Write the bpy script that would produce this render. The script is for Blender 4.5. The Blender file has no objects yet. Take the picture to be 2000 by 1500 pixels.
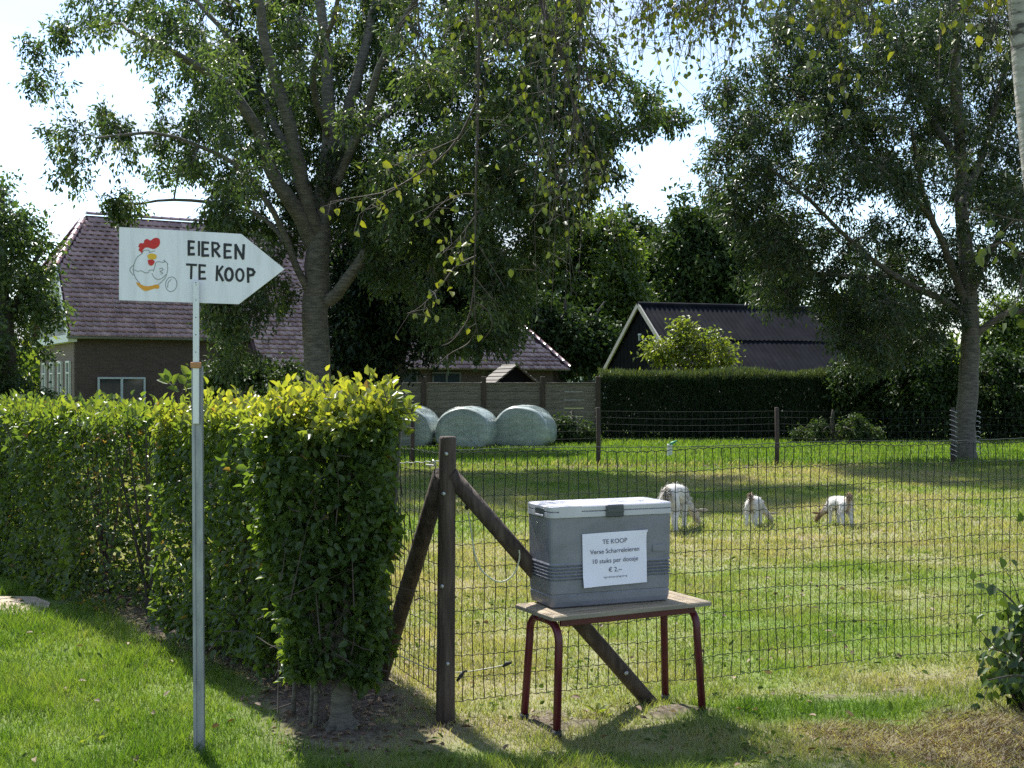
import bpy, math, random
import numpy as np
from mathutils import Vector, Matrix

random.seed(11)
rng = np.random.default_rng(11)
sc = bpy.context.scene
col = sc.collection
R = math.radians

# ------------------------------------------------------------------ camera
F, H = 2400.0, 1.6            # focal length in photo pixels, eye height in metres
cam_d = bpy.data.cameras.new('camera')
cam_d.sensor_width = 36.0
cam_d.lens = 36.0 * F / 2000.0
cam_d.clip_start, cam_d.clip_end = 0.05, 6000
cam = bpy.data.objects.new('camera', cam_d)
cam.location = (0, 0, H)
cam.rotation_euler = (R(90), 0, 0)
col.objects.link(cam)
sc.camera = cam

# ------------------------------------------------------------------ sky, sun, exposure
SUN_AZ, SUN_EL = R(-27), R(54)     # azimuth from +Y (view direction), negative = to the left
sun_dir = Vector((math.sin(SUN_AZ) * math.cos(SUN_EL), math.cos(SUN_AZ) * math.cos(SUN_EL), math.sin(SUN_EL)))
world = bpy.data.worlds.new('World')
sc.world = world
world.use_nodes = True
wn, wl = world.node_tree.nodes, world.node_tree.links
wn.clear()
w_out = wn.new('ShaderNodeOutputWorld')
w_bg = wn.new('ShaderNodeBackground')
w_sky = wn.new('ShaderNodeTexSky')
w_sky.sky_type = 'NISHITA'
w_sky.sun_disc = False
w_sky.sun_elevation = SUN_EL
w_sky.sun_rotation = SUN_AZ
w_sky.air_density, w_sky.dust_density, w_sky.ozone_density = 1.0, .4, 1.5
w_bg.inputs['Strength'].default_value = 0.115
# thin broken cloud over the whole dome
w_tc = wn.new('ShaderNodeTexCoord')
w_map = wn.new('ShaderNodeMapping')
w_map.inputs['Scale'].default_value = (1.0, 1.0, 4.2)
w_noise = wn.new('ShaderNodeTexNoise')
w_noise.inputs['Scale'].default_value = 3.1
w_noise.inputs['Detail'].default_value = 7
w_noise.inputs['Roughness'].default_value = 0.55
w_ramp = wn.new('ShaderNodeValToRGB')
w_ramp.color_ramp.elements[0].position = 0.47
w_ramp.color_ramp.elements[0].color = (0.06, 0.06, 0.06, 1)
w_ramp.color_ramp.elements[1].position = 0.66
w_ramp.color_ramp.elements[1].color = (0.9, 0.9, 0.9, 1)
w_mix = wn.new('ShaderNodeMix')
w_mix.data_type = 'RGBA'
w_mix.inputs['B'].default_value = (3.1, 3.35, 3.7, 1)
wl.new(w_tc.outputs['Generated'], w_map.inputs['Vector'])
wl.new(w_map.outputs['Vector'], w_noise.inputs['Vector'])
wl.new(w_noise.outputs['Fac'], w_ramp.inputs['Fac'])
wl.new(w_ramp.outputs['Color'], w_mix.inputs['Factor'])
wl.new(w_sky.outputs['Color'], w_mix.inputs['A'])
wl.new(w_mix.outputs['Result'], w_bg.inputs['Color'])
wl.new(w_bg.outputs['Background'], w_out.inputs['Surface'])

sun_d = bpy.data.lights.new('sun', 'SUN')
sun_d.energy = 4.5
sun_d.angle = R(1.2)
sun_d.color = (1.0, 0.965, 0.9)
sun = bpy.data.objects.new('sun', sun_d)
sun.rotation_euler = sun_dir.to_track_quat('Z', 'Y').to_euler()
col.objects.link(sun)

sc.view_settings.view_transform = 'Standard'
sc.view_settings.look = 'None'
sc.view_settings.exposure = 1.25
sc.view_settings.gamma = 1.0
sc.view_settings.use_curve_mapping = False
sc.render.engine = 'CYCLES'
sc.cycles.max_bounces = 7
sc.cycles.diffuse_bounces = 3
sc.cycles.transmission_bounces = 4
sc.cycles.glossy_bounces = 2
sc.cycles.use_denoising = False
sc.cycles.sample_clamp_indirect = 6.0
sc.cycles.caustics_reflective = False
sc.cycles.caustics_refractive = False


# ------------------------------------------------------------------ helpers
def at(px, py, d):
    """the point of the place seen at photo pixel (px, py), d metres away"""
    return Vector(((px - 1000) / F * d, d, H + (750 - py) / F * d))


def gnd(px, py):
    d = H * F / (py - 750)
    return Vector(((px - 1000) / F * d, d, 0))


_G = {}
def vnoise(x, y, scale, seed=0):
    """smooth value noise in 0..1"""
    if seed not in _G:
        _G[seed] = np.random.default_rng(100 + seed).random((128, 128))
    g = _G[seed]
    x = np.asarray(x, float) / scale + 37.3
    y = np.asarray(y, float) / scale + 11.7
    xi, yi = np.floor(x).astype(int), np.floor(y).astype(int)
    fx, fy = x - xi, y - yi
    fx, fy = fx * fx * (3 - 2 * fx), fy * fy * (3 - 2 * fy)
    a, b = g[xi % 128, yi % 128], g[(xi + 1) % 128, yi % 128]
    c, d = g[xi % 128, (yi + 1) % 128], g[(xi + 1) % 128, (yi + 1) % 128]
    return (a * (1 - fx) + b * fx) * (1 - fy) + (c * (1 - fx) + d * fx) * fy


def fbm(x, y, scale, seed=0):
    return (vnoise(x, y, scale, seed) * .55 + vnoise(x, y, scale / 2.3, seed + 1) * .3 + vnoise(x, y, scale / 5.1, seed + 2) * .15)


def tag(o, label=None, cat=None, group=None, kind=None):
    if label: o['label'] = label
    if cat: o['category'] = cat
    if group: o['group'] = group
    if kind: o['kind'] = kind
    return o


def empty(name, loc=(0, 0, 0), rz=0.0, **kw):
    o = bpy.data.objects.new(name, None)
    o.empty_display_size = 0.1
    o.location = loc
    o.rotation_euler = (0, 0, rz)
    col.objects.link(o)
    return tag(o, **kw)


def link(name, me, parent=None, loc=None, **kw):
    o = bpy.data.objects.new(name, me)
    col.objects.link(o)
    if parent is not None: o.parent = parent
    if loc is not None: o.location = loc
    return tag(o, **kw)


def mesh_np(name, V, faces, mat=None, attrs=None, smooth=False):
    V = np.ascontiguousarray(V, dtype=np.float32)
    faces = [np.ascontiguousarray(f, dtype=np.int32) for f in faces if len(f)]
    me = bpy.data.meshes.new(name)
    me.vertices.add(len(V))
    me.vertices.foreach_set('co', V.ravel())
    idx = np.concatenate([f.ravel() for f in faces])
    sizes = np.concatenate([np.full(len(f), f.shape[1], np.int32) for f in faces])
    starts = np.concatenate([[0], np.cumsum(sizes)[:-1]]).astype(np.int32)
    me.loops.add(len(idx))
    me.loops.foreach_set('vertex_index', idx)
    me.polygons.add(len(sizes))
    me.polygons.foreach_set('loop_start', starts)
    if smooth:
        me.polygons.foreach_set('use_smooth', np.ones(len(sizes), bool))
    me.update(calc_edges=True)
    for k, a in (attrs or {}).items():
        at_ = me.attributes.new(k, 'FLOAT', 'POINT')
        at_.data.foreach_set('value', np.ascontiguousarray(a, dtype=np.float32))
    if mat: me.materials.append(mat)
    return me


class MB:
    """collects solid shapes; build() links them as one mesh object"""
    def __init__(self):
        self.V, self.Fc, self.S, self.M = [], [], [], []

    def add(self, vs, fs, smooth=False, mi=0):
        n = len(self.V)
        self.V += [tuple(v) for v in vs]
        self.Fc += [tuple(i + n for i in f) for f in fs]
        self.S += [smooth] * len(fs)
        self.M += [mi] * len(fs)
        return self

    def box(self, c, s, rot=None, bev=0.0, mi=0):
        hx, hy, hz = s[0] / 2, s[1] / 2, s[2] / 2
        c = Vector(c)
        b = min(bev, hx * .9, hy * .9, hz * .9)
        vs, fs = [], []
        if b <= 0:
            for z in (-hz, hz):
                for x, y in ((-hx, -hy), (hx, -hy), (hx, hy), (-hx, hy)):
                    vs.append(Vector((x, y, z)))
            fs = [(3, 2, 1, 0), (4, 5, 6, 7), (0, 1, 5, 4), (1, 2, 6, 5), (2, 3, 7, 6), (3, 0, 4, 7)]
        else:
            rings = [(-hz, b), (-hz + b, 0), (hz - b, 0), (hz, b)]
            for z, i in rings:
                x, y = hx - i, hy - i
                for a in ((-x, -y + b), (-x + b, -y), (x - b, -y), (x, -y + b), (x, y - b), (x - b, y), (-x + b, y), (-x, y - b)):
                    vs.append(Vector((a[0], a[1], z)))
            for k in range(3):
                for i in range(8):
                    j = (i + 1) % 8
                    fs.append((k * 8 + i, k * 8 + j, k * 8 + 8 + j, k * 8 + 8 + i))
            fs.append(tuple(range(7, -1, -1)))
            fs.append(tuple(range(24, 32)))
        if rot is not None:
            vs = [rot @ v for v in vs]
        return self.add([v + c for v in vs], fs, mi=mi)

    def tube(self, pts, radii, n=8, cap=True, smooth=True, mi=0, flat_phase=0.0):
        pts = [Vector(p) for p in pts]
        if not hasattr(radii, '__len__'): radii = [radii] * len(pts)
        vs, fs = [], []
        ref = None
        for i, p in enumerate(pts):
            t = (pts[min(i + 1, len(pts) - 1)] - pts[max(i - 1, 0)]).normalized()
            if ref is None:
                ref = Vector((0, 1, 0)) if abs(t.y) < .9 else Vector((1, 0, 0))
            s = t.cross(ref)
            if s.length < 1e-6: s = t.orthogonal()
            s.normalize()
            u = s.cross(t).normalized()
            ref = u
            for k in range(n):
                a = 2 * math.pi * k / n + flat_phase
                vs.append(p + (s * math.cos(a) + u * math.sin(a)) * radii[i])
        for i in range(len(pts) - 1):
            for k in range(n):
                j = (k + 1) % n
                fs.append((i * n + k, i * n + j, i * n + n + j, i * n + n + k))
        self.add(vs, fs, smooth, mi)
        if cap:
            m = len(pts) - 1
            base = len(self.V) - len(vs)
            self.Fc.append(tuple(base + k for k in range(n - 1, -1, -1)))
            self.Fc.append(tuple(base + m * n + k for k in range(n)))
            self.S += [False, False]
            self.M += [mi, mi]
        return self

    def lathe(self, prof, c=(0, 0, 0), n=16, smooth=True, mi=0):
        vs, fs = [], []
        for r, z in prof:
            for k in range(n):
                a = 2 * math.pi * k / n
                vs.append((c[0] + r * math.cos(a), c[1] + r * math.sin(a), c[2] + z))
        for i in range(len(prof) - 1):
            for k in range(n):
                j = (k + 1) % n
                fs.append((i * n + k, i * n + j, i * n + n + j, i * n + n + k))
        return self.add(vs, fs, smooth, mi)

    def prism(self, poly, y0, y1, mi=0):
        """poly in (x, z), extruded along y"""
        n = len(poly)
        vs = [(x, y0, z) for x, z in poly] + [(x, y1, z) for x, z in poly]
        fs = [tuple(range(n)), tuple(range(2 * n - 1, n - 1, -1))]
        for i in range(n):
            j = (i + 1) % n
            fs.append((i, i + n, j + n, j))
        return self.add(vs, fs, mi=mi)

    def mesh(self, name, mats, smooth=None):
        me = bpy.data.meshes.new(name)
        me.from_pydata(self.V, [], self.Fc)
        me.polygons.foreach_set('use_smooth', self.S if smooth is None else [smooth] * len(self.Fc))
        mats = mats if isinstance(mats, (list, tuple)) else [mats]
        for m in mats: me.materials.append(m)
        if len(mats) > 1: me.polygons.foreach_set('material_index', self.M)
        me.update()
        return me

    def build(self, name, mats, parent=None, smooth=None, loc=None, **kw):
        return link(name, self.mesh(name, mats, smooth), parent, loc, **kw)


# ------------------------------------------------------------------ materials
def _nodes(name):
    m = bpy.data.materials.new(name)
    m.use_nodes = True
    n, l = m.node_tree.nodes, m.node_tree.links
    return m, n, l, n['Principled BSDF']


def ramp_node(n, cols, pos=None):
    r = n.new('ShaderNodeValToRGB')
    e = r.color_ramp.elements
    k = len(cols)
    while len(e) < k: e.new(0.5)
    for i, c in enumerate(cols):
        e[i].position = pos[i] if pos else i / (k - 1)
        e[i].color = (*c, 1)
    return r


def surf(name, cols, scale=8.0, rough=.6, metal=0.0, bump=0.0, stretch=(1, 1, 1), detail=5, pos=None, coord='Object', bscale=None, spec=.5, rand=0.0):
    m, n, l, b = _nodes(name)
    tc = n.new('ShaderNodeTexCoord')
    mp = n.new('ShaderNodeMapping')
    mp.inputs['Scale'].default_value = stretch
    if coord == 'World':
        gp = n.new('ShaderNodeNewGeometry')
        l.new(gp.outputs['Position'], mp.inputs['Vector'])
    else:
        l.new(tc.outputs[coord], mp.inputs['Vector'])
    nz = n.new('ShaderNodeTexNoise')
    nz.inputs['Scale'].default_value = scale
    nz.inputs['Detail'].default_value = detail
    nz.inputs['Roughness'].default_value = .62
    l.new(mp.outputs['Vector'], nz.inputs['Vector'])
    rp = ramp_node(n, cols, pos or [.3 + .4 * i / (len(cols) - 1) for i in range(len(cols))])
    l.new(nz.outputs['Fac'], rp.inputs['Fac'])
    out = rp.outputs['Color']
    if rand:
        oi = n.new('ShaderNodeObjectInfo')
        hs = n.new('ShaderNodeHueSaturation')
        mr = n.new('ShaderNodeMapRange')
        mr.inputs['To Min'].default_value = 1 - rand
        mr.inputs['To Max'].default_value = 1 + rand
        l.new(oi.outputs['Random'], mr.inputs['Value'])
        l.new(mr.outputs['Result'], hs.inputs['Value'])
        l.new(out, hs.inputs['Color'])
        out = hs.outputs['Color']
    l.new(out, b.inputs['Base Color'])
    b.inputs['Roughness'].default_value = rough
    b.inputs['Metallic'].default_value = metal
    b.inputs['Specular IOR Level'].default_value = spec
    if bump:
        nb = n.new('ShaderNodeTexNoise')
        nb.inputs['Scale'].default_value = bscale or scale * 2
        nb.inputs['Detail'].default_value = 6
        l.new(mp.outputs['Vector'], nb.inputs['Vector'])
        bm = n.new('ShaderNodeBump')
        bm.inputs['Strength'].default_value = bump
        bm.inputs['Distance'].default_value = .02
        l.new(nb.outputs['Fac'], bm.inputs['Height'])
        l.new(bm.outputs['Normal'], b.inputs['Normal'])
    return m


def leafmat(name, cols, pos=None, trans=.4, tcol=(1.25, 1.2, .45), rough=.42, spec=.55):
    """leaf: colour by the leaf's own tint attribute, reflects and lets light through"""
    m, n, l, b = _nodes(name)
    a = n.new('ShaderNodeAttribute')
    a.attribute_name = 'tint'
    rp = ramp_node(n, cols, pos)
    l.new(a.outputs['Fac'], rp.inputs['Fac'])
    l.new(rp.outputs['Color'], b.inputs['Base Color'])
    b.inputs['Roughness'].default_value = rough
    b.inputs['Specular IOR Level'].default_value = spec
    mu = n.new('ShaderNodeMix')
    mu.data_type = 'RGBA'
    mu.blend_type = 'MULTIPLY'
    mu.inputs['Factor'].default_value = 1
    mu.inputs['B'].default_value = (*tcol, 1)
    l.new(rp.outputs['Color'], mu.inputs['A'])
    t = n.new('ShaderNodeBsdfTranslucent')
    l.new(mu.outputs['Result'], t.inputs['Color'])
    mx = n.new('ShaderNodeMixShader')
    mx.inputs['Fac'].default_value = trans
    l.new(b.outputs['BSDF'], mx.inputs[1])
    l.new(t.outputs['BSDF'], mx.inputs[2])
    l.new(mx.outputs['Shader'], n['Material Output'].inputs['Surface'])
    return m


def plain(name, c, rough=.5, metal=0.0, spec=.5):
    m, n, l, b = _nodes(name)
    nz = n.new('ShaderNodeTexNoise')
    nz.inputs['Scale'].default_value = 30
    rp = ramp_node(n, [tuple(x * .88 for x in c), tuple(min(1, x * 1.08) for x in c)], [.35, .65])
    l.new(nz.outputs['Fac'], rp.inputs['Fac'])
    l.new(rp.outputs['Color'], b.inputs['Base Color'])
    b.inputs['Roughness'].default_value = rough
    b.inputs['Metallic'].default_value = metal
    b.inputs['Specular IOR Level'].default_value = spec
    return m


def brickmat(name, c1, c2, mortar):
    m, n, l, b = _nodes(name)
    tc = n.new('ShaderNodeTexCoord')
    mp = n.new('ShaderNodeMapping')
    mp.inputs['Rotation'].default_value = (R(90), 0, 0)
    l.new(tc.outputs['Object'], mp.inputs['Vector'])
    sx = n.new('ShaderNodeSeparateXYZ')
    l.new(tc.outputs['Object'], sx.inputs[0])
    ad = n.new('ShaderNodeMath')
    l.new(sx.outputs['X'], ad.inputs[0]); l.new(sx.outputs['Y'], ad.inputs[1])
    cx = n.new('ShaderNodeCombineXYZ')
    l.new(ad.outputs[0], cx.inputs['X']); l.new(sx.outputs['Z'], cx.inputs['Y'])
    bk = n.new('ShaderNodeTexBrick')
    bk.inputs['Scale'].default_value = 1
    bk.inputs['Brick Width'].default_value = .22
    bk.inputs['Row Height'].default_value = .065
    bk.inputs['Mortar Size'].default_value = .007
    bk.inputs['Color1'].default_value = (*c1, 1)
    bk.inputs['Color2'].default_value = (*c2, 1)
    bk.inputs['Mortar'].default_value = (*mortar, 1)
    l.new(cx.outputs[0], bk.inputs['Vector'])
    l.new(bk.outputs['Color'], b.inputs['Base Color'])
    bm = n.new('ShaderNodeBump')
    bm.inputs['Strength'].default_value = .5
    bm.inputs['Distance'].default_value = .01
    bm.invert = True
    l.new(bk.outputs['Fac'], bm.inputs['Height'])
    l.new(bm.outputs['Normal'], b.inputs['Normal'])
    b.inputs['Roughness'].default_value = .85
    return m


def attrmat(name, cols, attr='tint', pos=None, rough=.8, spec=.3, noise=0.0, nscale=20):
    m, n, l, b = _nodes(name)
    a = n.new('ShaderNodeAttribute')
    a.attribute_name = attr
    rp = ramp_node(n, cols, pos)
    src = a.outputs['Fac']
    if noise:
        tc = n.new('ShaderNodeTexCoord')
        nz = n.new('ShaderNodeTexNoise')
        nz.inputs['Scale'].default_value = nscale
        nz.inputs['Detail'].default_value = 5
        l.new(tc.outputs['Object'], nz.inputs['Vector'])
        ma = n.new('ShaderNodeMath'); ma.operation = 'MULTIPLY_ADD'
        ma.inputs[1].default_value = noise
        l.new(nz.outputs['Fac'], ma.inputs[0])
        l.new(src, ma.inputs[2])
        mb = n.new('ShaderNodeMath'); mb.operation = 'SUBTRACT'
        mb.inputs[1].default_value = noise / 2
        l.new(ma.outputs[0], mb.inputs[0])
        src = mb.outputs[0]
    l.new(src, rp.inputs['Fac'])
    l.new(rp.outputs['Color'], b.inputs['Base Color'])
    b.inputs['Roughness'].default_value = rough
    b.inputs['Specular IOR Level'].default_value = spec
    return m


M = {}
M['bark_ash'] = surf('bark_ash', [(.045, .041, .033), (.1, .091, .072), (.165, .15, .12)], scale=5, stretch=(1.2, 1.2, 6), rough=.9, bump=.5, bscale=9)
M['bark_dark'] = surf('bark_dark', [(.035, .03, .025), (.08, .07, .055)], scale=12, stretch=(2, 2, .6), rough=.9, bump=.4)
M['bark_birch'] = surf('bark_birch', [(.035, .03, .027), (.25, .23, .21), (.38, .36, .33)], scale=5, stretch=(1, 1, 4), rough=.75, bump=.5, pos=[.36, .44, .65])
M['twig'] = surf('twig', [(.03, .02, .017), (.065, .048, .038)], scale=20, rough=.8)
M['post_wood'] = surf('post_wood', [(.022, .015, .012), (.055, .037, .029), (.1, .076, .06)], scale=9, stretch=(3, 3, .35), rough=.85, bump=.6, bscale=14)
M['far_post'] = surf('far_post', [(.03, .022, .017), (.07, .05, .04)], scale=9, stretch=(3, 3, .4), rough=.85)
M['galv'] = surf('galv', [(.2, .205, .24), (.3, .305, .34), (.4, .4, .44)], scale=9, stretch=(2, 2, .5), rough=.55, metal=.5, bump=.05)
M['alu'] = surf('alu', [(.52, .52, .57), (.66, .66, .71)], scale=6, stretch=(2, 2, .4), rough=.42, metal=.35)
M['wire'] = plain('wire', (.016, .024, .02), .8, .0, .2)
M['far_wire'] = plain('far_wire', (.045, .052, .05), .75, .0, .3)
M['bright_wire'] = plain('bright_wire', (.5, .5, .48), .4, .7)
M['bolt'] = plain('bolt', (.45, .45, .44), .4, .7)
M['sign_white'] = surf('sign_white', [(.6, .585, .65), (.73, .705, .8), (.78, .755, .86)], scale=4, stretch=(5, 1, .7), rough=.5, detail=9)
M['ink'] = plain('ink', (.012, .012, .018), .6)
M['sketch'] = plain('sketch', (.22, .23, .25), .7)
M['red'] = plain('red', (.55, .02, .02), .6)
M['yellow'] = plain('yellow', (.72, .42, .03), .6)
M['orange'] = plain('orange', (.7, .3, .03), .6)
M['rust_block'] = surf('rust_block', [(.28, .12, .05), (.45, .22, .1)], scale=30, rough=.8)
M['cool_grey'] = surf('cool_grey', [(.125, .125, .15), (.178, .18, .215), (.21, .21, .25)], scale=4, stretch=(1, 1, 2), rough=.42, detail=8, bump=.04, bscale=220)
M['cool_dark'] = plain('cool_dark', (.06, .068, .08), .4)
M['cool_white'] = surf('cool_white', [(.43, .42, .46), (.54, .525, .57)], scale=4, rough=.45, detail=8)
M['paper'] = surf('paper', [(.76, .73, .88), (.84, .81, .95)], scale=4, rough=.6)
M['print'] = plain('print', (.05, .06, .09), .7)
M['table_wood'] = surf('table_wood', [(.17, .125, .075), (.3, .235, .155), (.38, .31, .22)], scale=6, stretch=(.6, 6, 6), rough=.7, bump=.25)
M['table_red'] = surf('table_red', [(.06, .006, .014), (.1, .012, .022)], scale=14, rough=.42, bump=.03)
M['rubber'] = plain('rubber', (.02, .02, .022), .7)
M['cord'] = plain('cord', (.5, .5, .36), .6)
M['tile'] = surf('tile', [(.16, .082, .082), (.285, .165, .166), (.39, .262, .258)], scale=1.6, rough=.26, coord='World', rand=.25, spec=.9)
M['brick_shaded'] = brickmat('brick_shaded', (.06, .037, .03), (.085, .052, .042), (.075, .066, .058))  # house brick with the front wall's shadow worked into its colour
M['brick_gable_lit'] = brickmat('brick_gable_lit', (.13, .085, .07), (.18, .115, .095), (.16, .14, .125))  # same brick, lightened in colour for the end that catches light
M['cream'] = surf('cream', [(.3, .29, .25), (.38, .36, .31)], scale=4, rough=.7)
M['white_trim'] = surf('white_trim', [(.6, .6, .58), (.72, .72, .7)], scale=5, rough=.6)
M['frame_dark'] = plain('frame_dark', (.09, .09, .085), .6)
M['frame_blue'] = plain('frame_blue', (.42, .47, .5), .5)
M['dark_board'] = surf('dark_board', [(.006, .006, .007), (.014, .014, .016)], scale=7, stretch=(4, 4, .4), rough=.9, bump=.2, spec=.05)
M['plank'] = surf('plank', [(.075, .068, .058), (.14, .125, .105), (.19, .17, .145)], scale=5, stretch=(.5, 3, 5), rough=.85, bump=.5, rand=.15)
M['corrugated'] = surf('corrugated', [(.006, .0065, .0095), (.011, .012, .0165), (.019, .02, .0235)], scale=1.3, stretch=(1, 1, 1), rough=.8, bump=.15, detail=9, rand=.1, spec=.03, coord='World')
M['silage'] = surf('silage', [(.22, .27, .25), (.31, .36, .34), (.4, .45, .425)], scale=3, rough=.34, bump=.5, bscale=2.5, stretch=(1, 1, 2.2))
M['soil'] = surf('soil', [(.05, .035, .027), (.1, .075, .058)], scale=20, rough=.95)
M['dead_leaf'] = leafmat('dead_leaf', [(.07, .035, .02), (.17, .1, .06), (.3, .22, .15)], trans=.15, rough=.7)
m, n, l, b = _nodes('glass')
b.inputs['Base Color'].default_value = (.03, .04, .045, 1)
b.inputs['Roughness'].default_value = .08
b.inputs['Specular IOR Level'].default_value = .8
M['glass'] = m

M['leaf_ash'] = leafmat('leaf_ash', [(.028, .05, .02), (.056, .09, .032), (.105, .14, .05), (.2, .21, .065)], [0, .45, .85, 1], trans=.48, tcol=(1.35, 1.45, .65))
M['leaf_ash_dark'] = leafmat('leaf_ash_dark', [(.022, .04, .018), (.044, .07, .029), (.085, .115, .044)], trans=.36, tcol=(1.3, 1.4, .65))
M['leaf_birch'] = leafmat('leaf_birch', [(.04, .065, .02), (.085, .115, .024), (.2, .21, .03), (.27, .2, .06)], [0, .45, .85, 1], trans=.42, tcol=(1.35, 1.3, .4))
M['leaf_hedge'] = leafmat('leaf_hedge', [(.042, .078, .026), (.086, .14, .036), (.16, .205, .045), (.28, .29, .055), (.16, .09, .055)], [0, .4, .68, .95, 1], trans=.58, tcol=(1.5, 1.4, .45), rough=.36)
M['leaf_weed'] = leafmat('leaf_weed', [(.04, .075, .02), (.085, .13, .03)], trans=.4, rough=.85, spec=.1)
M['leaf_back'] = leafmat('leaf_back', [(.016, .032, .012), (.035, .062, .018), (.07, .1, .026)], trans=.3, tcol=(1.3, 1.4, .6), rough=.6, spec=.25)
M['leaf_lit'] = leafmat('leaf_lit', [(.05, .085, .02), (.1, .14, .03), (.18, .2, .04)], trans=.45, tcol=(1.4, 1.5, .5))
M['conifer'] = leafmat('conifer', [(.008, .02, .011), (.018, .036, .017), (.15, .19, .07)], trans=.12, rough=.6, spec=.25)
M['grass'] = leafmat('grass', [(.075, .14, .02), (.16, .23, .045), (.225, .242, .10), (.3, .275, .15), (.38, .32, .22)], [0, .3, .55, .8, 1], trans=.45, tcol=(1.25, 1.35, .4), rough=.5, spec=.3)

# ------------------------------------------------------------------ ground
HEDGE_LEFT = np.array([(-.55, 5.0), (-1.05, 5.6), (-1.22, 6.3), (-2.24, 7.68), (-3.28, 9.25), (-4.6, 11.0), (-8.6, 16.2)])
HEDGE_MID = np.array([(-.74, 5.62), (-.98, 6.5), (-1.98, 7.88), (-2.95, 9.3), (-4.2, 10.9), (-8.2, 16.0)])


def seg_dist(x, y, P):
    d = np.full(np.shape(x), 1e9)
    for a, b in zip(P[:-1], P[1:]):
        ab = b - a
        t = np.clip(((x - a[0]) * ab[0] + (y - a[1]) * ab[1]) / (ab @ ab), 0, 1)
        d = np.minimum(d, np.hypot(x - a[0] - t * ab[0], y - a[1] - t * ab[1]))
    return d


def left_of_hedge(x, y):
    hx = np.interp(y, HEDGE_LEFT[:, 1], HEDGE_LEFT[:, 0])
    return x < hx


def masks(x, y):
    """soil, dry, lush: what grows where"""
    nz = fbm(x, y, .5, 20) - .5
    soil = np.clip(1.35 - (seg_dist(x, y, HEDGE_MID) + nz * .5) / .31, 0, 1)
    soil = np.maximum(soil, np.clip(1.3 - (np.hypot((x + .62) / 1.15, (y - 5.62)) + nz * .6) / .38, 0, 1))
    lawn = left_of_hedge(x, y) | (y < 5.2)
    lush = np.where(left_of_hedge(x, y), 1.0, np.clip((5.45 - y) * 2.5, 0, 1) * np.clip(.9 - x * .5, .2, 1))
    dry = np.where(left_of_hedge(x, y), .12, np.where(y < 5.3, .34, .53))
    dry = dry + (fbm(x, y, 1.9, 30) - .5) * np.where(lawn, .35, 1.0)
    # dead grass under the birch
    dead = np.clip(1.25 - np.hypot((x - 2.3) / 1.0, (y - 5.4) / .6) + nz * .8, 0, 1)
    # worn strip under the wire mesh
    fy = 5.75 + (x + .311) * .395
    strip = np.clip(1 - np.abs(y - fy + .15) / .3, 0, 1) * (x > -.4) * (x < 5)
    dry = np.clip(dry + dead * .8 + strip * .2, 0, 1)
    soil = np.maximum(soil, np.clip((fbm(x, y, .28, 33) - .60) * 7, 0, .9) * np.clip(strip * 1.6, 0, 1) * (y < 12))
    # lush bit between mesh and dead grass
    lb = np.clip(1 - np.hypot((x - 1.5) / .9, (y - 6.0) / .33), 0, 1)
    dry = np.clip(dry - lb * .8, 0, 1); lush = np.maximum(lush, lb)
    # far strip of mown grass
    far = np.clip((y - 24.6) / .5, 0, 1)
    dry = dry * (1 - far) + far * .12
    lush = np.maximum(lush, far * .8)
    edge = np.clip(1.4 - np.abs(y - 24.0 - (fbm(x, y, 2.0, 40) - .5) * .8) / .5, 0, 1) * np.clip(.55 + fbm(x, y, 1.5, 44), 0, 1)
    soil = np.maximum(soil, edge)
    return soil, dry, lush, dead


def axis(lo, hi, fine, n_out, far):
    a = np.arange(lo, hi, fine)
    g = np.geomspace(fine, far, n_out)
    return np.concatenate([(lo - np.cumsum(np.diff(np.concatenate([[0], g]))))[::-1], a, hi + np.cumsum(np.diff(np.concatenate([[0], g])))])


xs = axis(-4.5, 4.5, .055, 60, 3000)
ys = np.concatenate([[-3000, -300, -60, -15, -4, 0, 2, 3.5], np.arange(4.4, 12, .055), np.geomspace(12.05, 40, 120), np.geomspace(42, 3000, 30)])
gx, gy = np.meshgrid(xs, ys)


def gheight(x, y):
    n_ = np.clip(1 - np.abs(y - 8) / 20, 0, 1)
    s = masks(x, y)[0] * (y < 20)
    return (fbm(x, y, .8, 50) - .5) * .035 * n_ + s * .02 + (fbm(x, y, .12, 55) - .5) * .03 * s


gz = gheight(gx, gy)
soil, dry, lush, dead = masks(gx, gy)
nx, ny = len(xs), len(ys)
ii = np.arange(nx * ny).reshape(ny, nx)
quads = np.stack([ii[:-1, :-1], ii[:-1, 1:], ii[1:, 1:], ii[1:, :-1]], -1).reshape(-1, 4)
m, n, l, b = _nodes('ground')
a1, a2, a3 = n.new('ShaderNodeAttribute'), n.new('ShaderNodeAttribute'), n.new('ShaderNodeAttribute')
a1.attribute_name, a2.attribute_name, a3.attribute_name = 'soil', 'dry', 'lush'
tc = n.new('ShaderNodeTexCoord')
nz = n.new('ShaderNodeTexNoise'); nz.inputs['Scale'].default_value = 3.2; nz.inputs['Detail'].default_value = 12; nz.inputs['Roughness'].default_value = .72
l.new(tc.outputs['Object'], nz.inputs['Vector'])
ad = n.new('ShaderNodeMath'); ad.operation = 'MULTIPLY_ADD'; ad.inputs[1].default_value = 1.1
l.new(nz.outputs['Fac'], ad.inputs[0])
sb = n.new('ShaderNodeMath'); sb.operation = 'SUBTRACT'; sb.inputs[1].default_value = .55
l.new(a2.outputs['Fac'], ad.inputs[2]); l.new(ad.outputs[0], sb.inputs[0])
rp = ramp_node(n, [(.085, .14, .024), (.135, .175, .05), (.2, .203, .10), (.225, .2, .115), (.24, .19, .135)], [0, .3, .55, .8, 1])
l.new(sb.outputs[0], rp.inputs['Fac'])
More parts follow.
